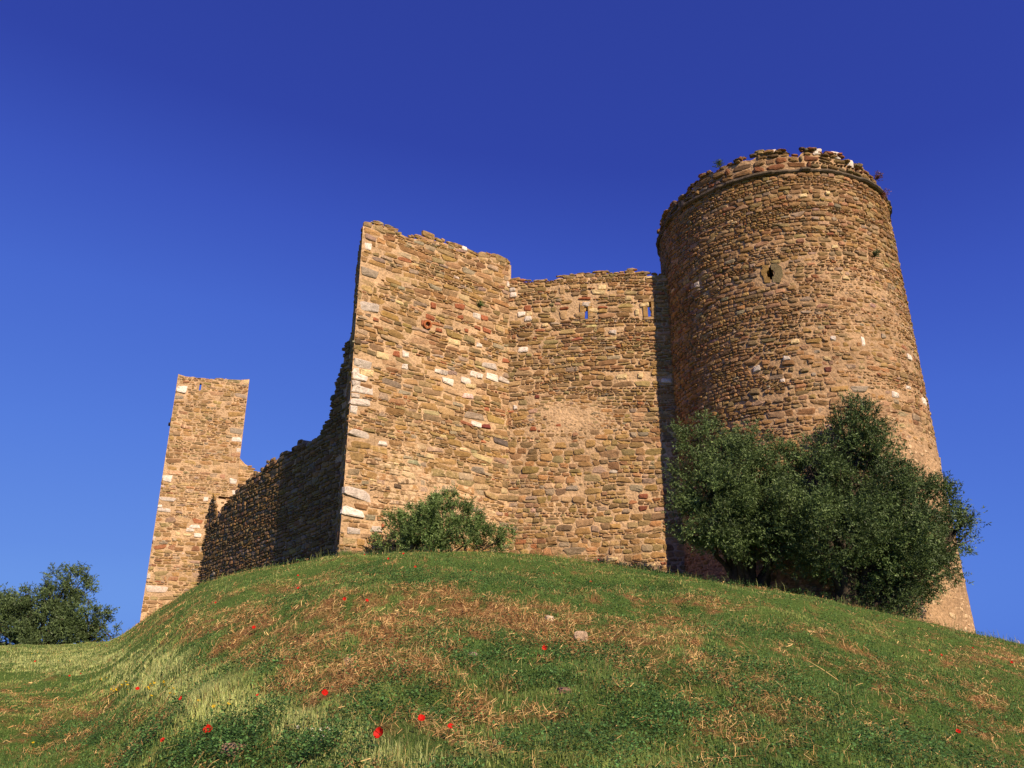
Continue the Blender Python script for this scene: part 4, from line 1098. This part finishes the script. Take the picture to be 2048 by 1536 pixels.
POP = [
 (15, 1305, .8, 'small red poppy at the left edge of the meadow below the bushy tree'),
 (69, 1325, 1.2, 'red poppy in pale grass below the bushy tree, second from the left edge'),
 (138, 1354, 1.1, 'round red poppy left of a paler one, above the yellow flowers'),
 (161, 1349, .7, 'small orange-red poppy close beside a rounder one, above the yellow flowers'),
 (272, 1384, 1.2, 'red poppy among the yellow flowers'),
 (361, 1407, 1.0, 'red poppy at the lower right end of the yellow flowers'),
 (413, 1471, 1.5, 'big red poppy in dark weeds just above the half-buried rock at lower left'),
 (323, 1490, .9, 'lowest small red poppy at lower left, in weeds beneath the big one'),
 (430, 1208, .9, 'red poppy high on the left shoulder of the mound below the shaded wall'),
 (506, 1260, 1.1, 'red poppy halfway down the left shoulder of the mound'),
 (595, 1154, 1.1, 'upper of two red poppies below the dark end of the shaded wall'),
 (596, 1181, 1.1, 'lower of two red poppies below the dark end of the shaded wall'),
 (514, 1396, .6, 'tiny red poppy at the left rim of the large straw patch'),
 (729, 1112, .9, 'red poppy against the foot of the bastion near its corner'),
 (807, 1110, 1.2, 'bright red poppy on the crest under the left of the olive shrub'),
 (777, 1120, 1.2, 'red poppy on the crest between bastion corner and olive shrub'),
 (830, 1137, 1.2, 'red poppy just below the crest under the olive shrub'),
 (941, 1144, .7, 'tiny red poppy in green grass below the right half of the olive shrub'),
 (688, 1202, 1.1, 'left one of two poppies above the large straw patch'),
 (732, 1206, 1.1, 'right one of two poppies above the large straw patch'),
 (920, 1284, .7, 'faint small poppy in the middle of the large straw patch'),
 (1091, 1302, 1.3, 'red poppy in straw below the pale rocks, mid slope'),
 (1108, 1148, .7, 'tiny poppy in green grass below the foot of the curtain wall'),
 (1150, 1118, .9, 'left one of two poppies against the foot of the curtain wall'),
 (1197, 1117, 1.1, 'right one of two poppies against the foot of the curtain wall'),
 (1182, 1166, 1.2, 'lone red poppy in leafy grass below the curtain wall'),
 (646, 1396, 1.1, 'red poppy at the lower edge of the large straw patch'),
 (841, 1451, 1.1, 'red poppy upper right of the biggest poppy at the bottom'),
 (900, 1464, .9, 'smaller red poppy farther right of the biggest poppy at the bottom'),
 (759, 1480, 1.5, 'biggest red poppy, wide open in pale grass at the bottom of the slope'),
 (1861, 1306, 1.0, 'left one of two poppies on the slope right of the round tower foot'),
 (1884, 1314, .9, 'right one of two poppies on the slope right of the round tower foot'),
 (1947, 1298, .8, 'highest red poppy on the right flank, just below the round tower edge'),
 (2025, 1328, 1.1, 'red poppy at the right edge of the meadow beside a straw patch'),
 (1920, 1471, 1.1, 'lone red poppy low on the right side of the slope'),
]
proto = make_poppy()
for i, (px, py, s, lab) in enumerate(POP):
    o = proto if i == 0 else copy_tree(proto)
    p = on_ground(px, py)
    hgt = .075 * min(1.2, s + .1)
    back = hgt * .5 / max(.25, 1)                       # the flower stands above the grass, its foot a little nearer
    q = on_ground(px, py + hgt * 1600 / p[1] * .9)
    o.location = (float(q[0]), float(q[1]), float(q[2]) + hgt)
    sc = .56 * s
    o.scale = (sc, sc, sc)
    o.rotation_euler = (math.radians(55 + rs.uniform(-16, 16)), rs.uniform(-.25, .25), rs.uniform(-.5, .5))
    tag(o, lab, 'poppy', 'red poppies scattered over the slope')
# ------------------------------------------------------------------ yellow flowers and daisies
def make_small(name, col, petals, rad, label, cat, group):
    mb = MB()
    for k in range(petals):
        a = 2 * math.pi * k / petals; w = math.pi / petals * .9
        V = [(.15 * rad * math.cos(a), .15 * rad * math.sin(a), 0), (.75 * rad * math.cos(a - w), .75 * rad * math.sin(a - w), .003), (rad * math.cos(a), rad * math.sin(a), .002), (.75 * rad * math.cos(a + w), .75 * rad * math.sin(a + w), .003)]
        mb.add(V, [[0, 1, 2, 3]], col)
    tube(mb, [(0, 0, .003), (0, 0, -.10)], [.0018, .0022], (.07, .11, .03), 4)
    tube(mb, [(0, 0, -.002), (0, 0, .006)], [.3 * rad, .22 * rad], (.65, .38, .02), 6)
    o = mb.build(name, M_PETAL); tag(o, label, cat, group)
    return o
yl = make_small('yellow_flower', (.80, .52, .01), 6, .017, 'tiny yellow flower in the sprinkling among the grass at lower left', 'flower', 'tiny yellow flowers at lower left')
ys = [(rs.normal(190, 18), rs.normal(1366, 5)) for _ in range(9)] + [(rs.normal(240, 16), rs.normal(1384, 6)) for _ in range(14)] + [(rs.normal(315, 18), rs.normal(1388, 8)) for _ in range(15)] + [(rs.uniform(20, 120), rs.uniform(1300, 1330)) for _ in range(8)] + [(58, 1478), (64, 1497), (425, 1432), (455, 1428), (395, 1420)]
for i, (px, py) in enumerate(ys):
    o = yl if i == 0 else yl.copy()
    if i: COL.objects.link(o)
    p = on_ground(px, py); o.location = (float(p[0]), float(p[1]), float(p[2]) + .06); o.rotation_euler = (math.radians(35 + rs.uniform(-15, 15)), rs.uniform(-.3, .3), rs.uniform(0, 3))
da = make_small('daisy', (.80, .76, .68), 9, .012, 'small white daisy in the cluster left of the biggest poppy', 'flower', 'white daisies near the bottom')
for i in range(16):
    o = da if i == 0 else da.copy()
    if i: COL.objects.link(o)
    p = on_ground(rs.normal(638, 22), rs.normal(1488, 8)); o.location = (float(p[0]), float(p[1]), float(p[2]) + .06); o.rotation_euler = (math.radians(35 + rs.uniform(-15, 15)), rs.uniform(-.3, .3), rs.uniform(0, 3))

# ------------------------------------------------------------------ rocks on the slope
def rock(px, py, w, h, col, label):
    p = on_ground(px, py + h / 2)
    sx = w * p[1] / 1640 / 2; sz = h * p[1] / 1640 / 2
    mb = MB(); nu, nv = 12, 8
    V = []
    sd = rs.randint(1000)
    for i in range(nv):
        ph = math.pi * i / (nv - 1)
        for j in range(nu):
            t = 2 * math.pi * j / nu
            e = .6
            c = lambda a: math.copysign(abs(math.cos(a)) ** e, math.cos(a)); s = lambda a: math.copysign(abs(math.sin(a)) ** e, math.sin(a))
            k = 1 + .35 * (float(vnoise(np.array([3 + math.cos(t) * 1.4 * math.sin(ph)]), np.array([4 + math.sin(t) * 1.4 + math.cos(ph) * 1.3]), sd)[0]) - .5)
            V.append((sx * k * s(ph) * c(t), sx * .7 * k * s(ph) * s(t), sz * k * 1.1 * c(ph)))
    idx = np.arange(nu * nv).reshape(nv, nu); nx = np.roll(idx, -1, 1)
    mb.add(V, np.stack([idx[:-1], nx[:-1], nx[1:], idx[1:]], -1).reshape(-1, 4), col, 0, -.3)
    o = mb.build('rock', M_STONE); o.location = (float(p[0]), float(p[1]), float(p[2]) + sz * .45); o.rotation_euler = (rs.uniform(-.2, .2), rs.uniform(-.2, .2), rs.uniform(-.4, .4))
    tag(o, label, 'rock', 'rocks lying on the slope')
rock(1162, 1271, 26, 24, (.46, .32, .21), 'squarish grey-tan rock on the bare brown patch, mid slope')
rock(1100, 1235, 18, 11, (.62, .47, .32), 'small pale rock above the squarish one, at the top of the brown patch')
rock(468, 1495, 46, 22, (.34, .22, .15), 'half-buried brown rock in dark weeds at lower left')
rock(697, 1320, 22, 16, (.36, .25, .17), 'dusty flat rock in the left of the large straw patch')
rock(945, 1308, 20, 9, (.40, .30, .24), 'thin grey slab in the straw patch, left of the mid-slope poppy')
rock(1130, 1380, 26, 12, (.22, .13, .09), 'low brown rock in the green grass below the mid-slope straw')

# ------------------------------------------------------------------ light, sky, camera
PHI = math.radians(31.6); EL = math.radians(34)
sv = np.array([math.sin(PHI) * math.cos(EL), -math.cos(PHI) * math.cos(EL), math.sin(EL)])
sun = bpy.data.lights.new('sun', 'SUN'); sun.energy = 5.0; sun.angle = math.radians(.5); sun.color = (1.0, .83, .60)
so = bpy.data.objects.new('sun', sun); COL.objects.link(so)
from mathutils import Vector
so.rotation_euler = Vector(sv).to_track_quat('Z', 'Y').to_euler(); so.location = (20, -30, 40)

w = bpy.data.worlds.new('World'); scene.world = w; w.use_nodes = True
N = w.node_tree.nodes; L = w.node_tree.links
bg = N['Background']
sky = N.new('ShaderNodeTexSky'); sky.sky_type = 'NISHITA'; sky.sun_disc = False
sky.sun_elevation = EL; sky.sun_rotation = math.atan2(sv[0], sv[1]); sky.altitude = 300; sky.air_density = 1.0; sky.dust_density = .1; sky.ozone_density = 4.0
# slide-film blue: deeper and more saturated than the eye sees it
sep = N.new('ShaderNodeSeparateColor'); L.new(sky.outputs[0], sep.inputs[0])
sc_ = N.new('ShaderNodeMath'); sc_.operation = 'MULTIPLY'; sc_.inputs[1].default_value = .1; L.new(sep.outputs[2], sc_.inputs[0])
rp = ramp(N, L, sc_.outputs[0], [(.16, (.022, .040, .26)), (.27, (.028, .055, .350)), (.33, (.041, .086, .46)), (.42, (.058, .130, .56)), (.62, (.084, .190, .65)), (.87, (.117, .25, .70)), (1.0, (.15, .31, .74))])
vm = N.new('ShaderNodeVectorMath'); vm.operation = 'SCALE'; vm.inputs['Scale'].default_value = 8.0
L.new(rp.outputs['Color'], vm.inputs[0]); L.new(vm.outputs[0], bg.inputs['Color'])
bg.inputs['Strength'].default_value = .1

cam = bpy.data.cameras.new('camera'); cam.sensor_width = 36; cam.lens = 36 * FPX / 2048; cam.clip_end = 6000; cam.clip_start = .05
co = bpy.data.objects.new('camera', cam); COL.objects.link(co)
co.location = (0, 0, EYE); co.rotation_euler = (math.pi / 2 + TH, 0, 0)
scene.camera = co
scene.view_settings.view_transform = 'Standard'; scene.view_settings.look = 'None'; scene.view_settings.gamma = 1; scene.view_settings.exposure = .46
scene.render.engine = 'CYCLES'
scene.cycles.max_bounces = 5; scene.cycles.diffuse_bounces = 3; scene.cycles.transparent_max_bounces = 4
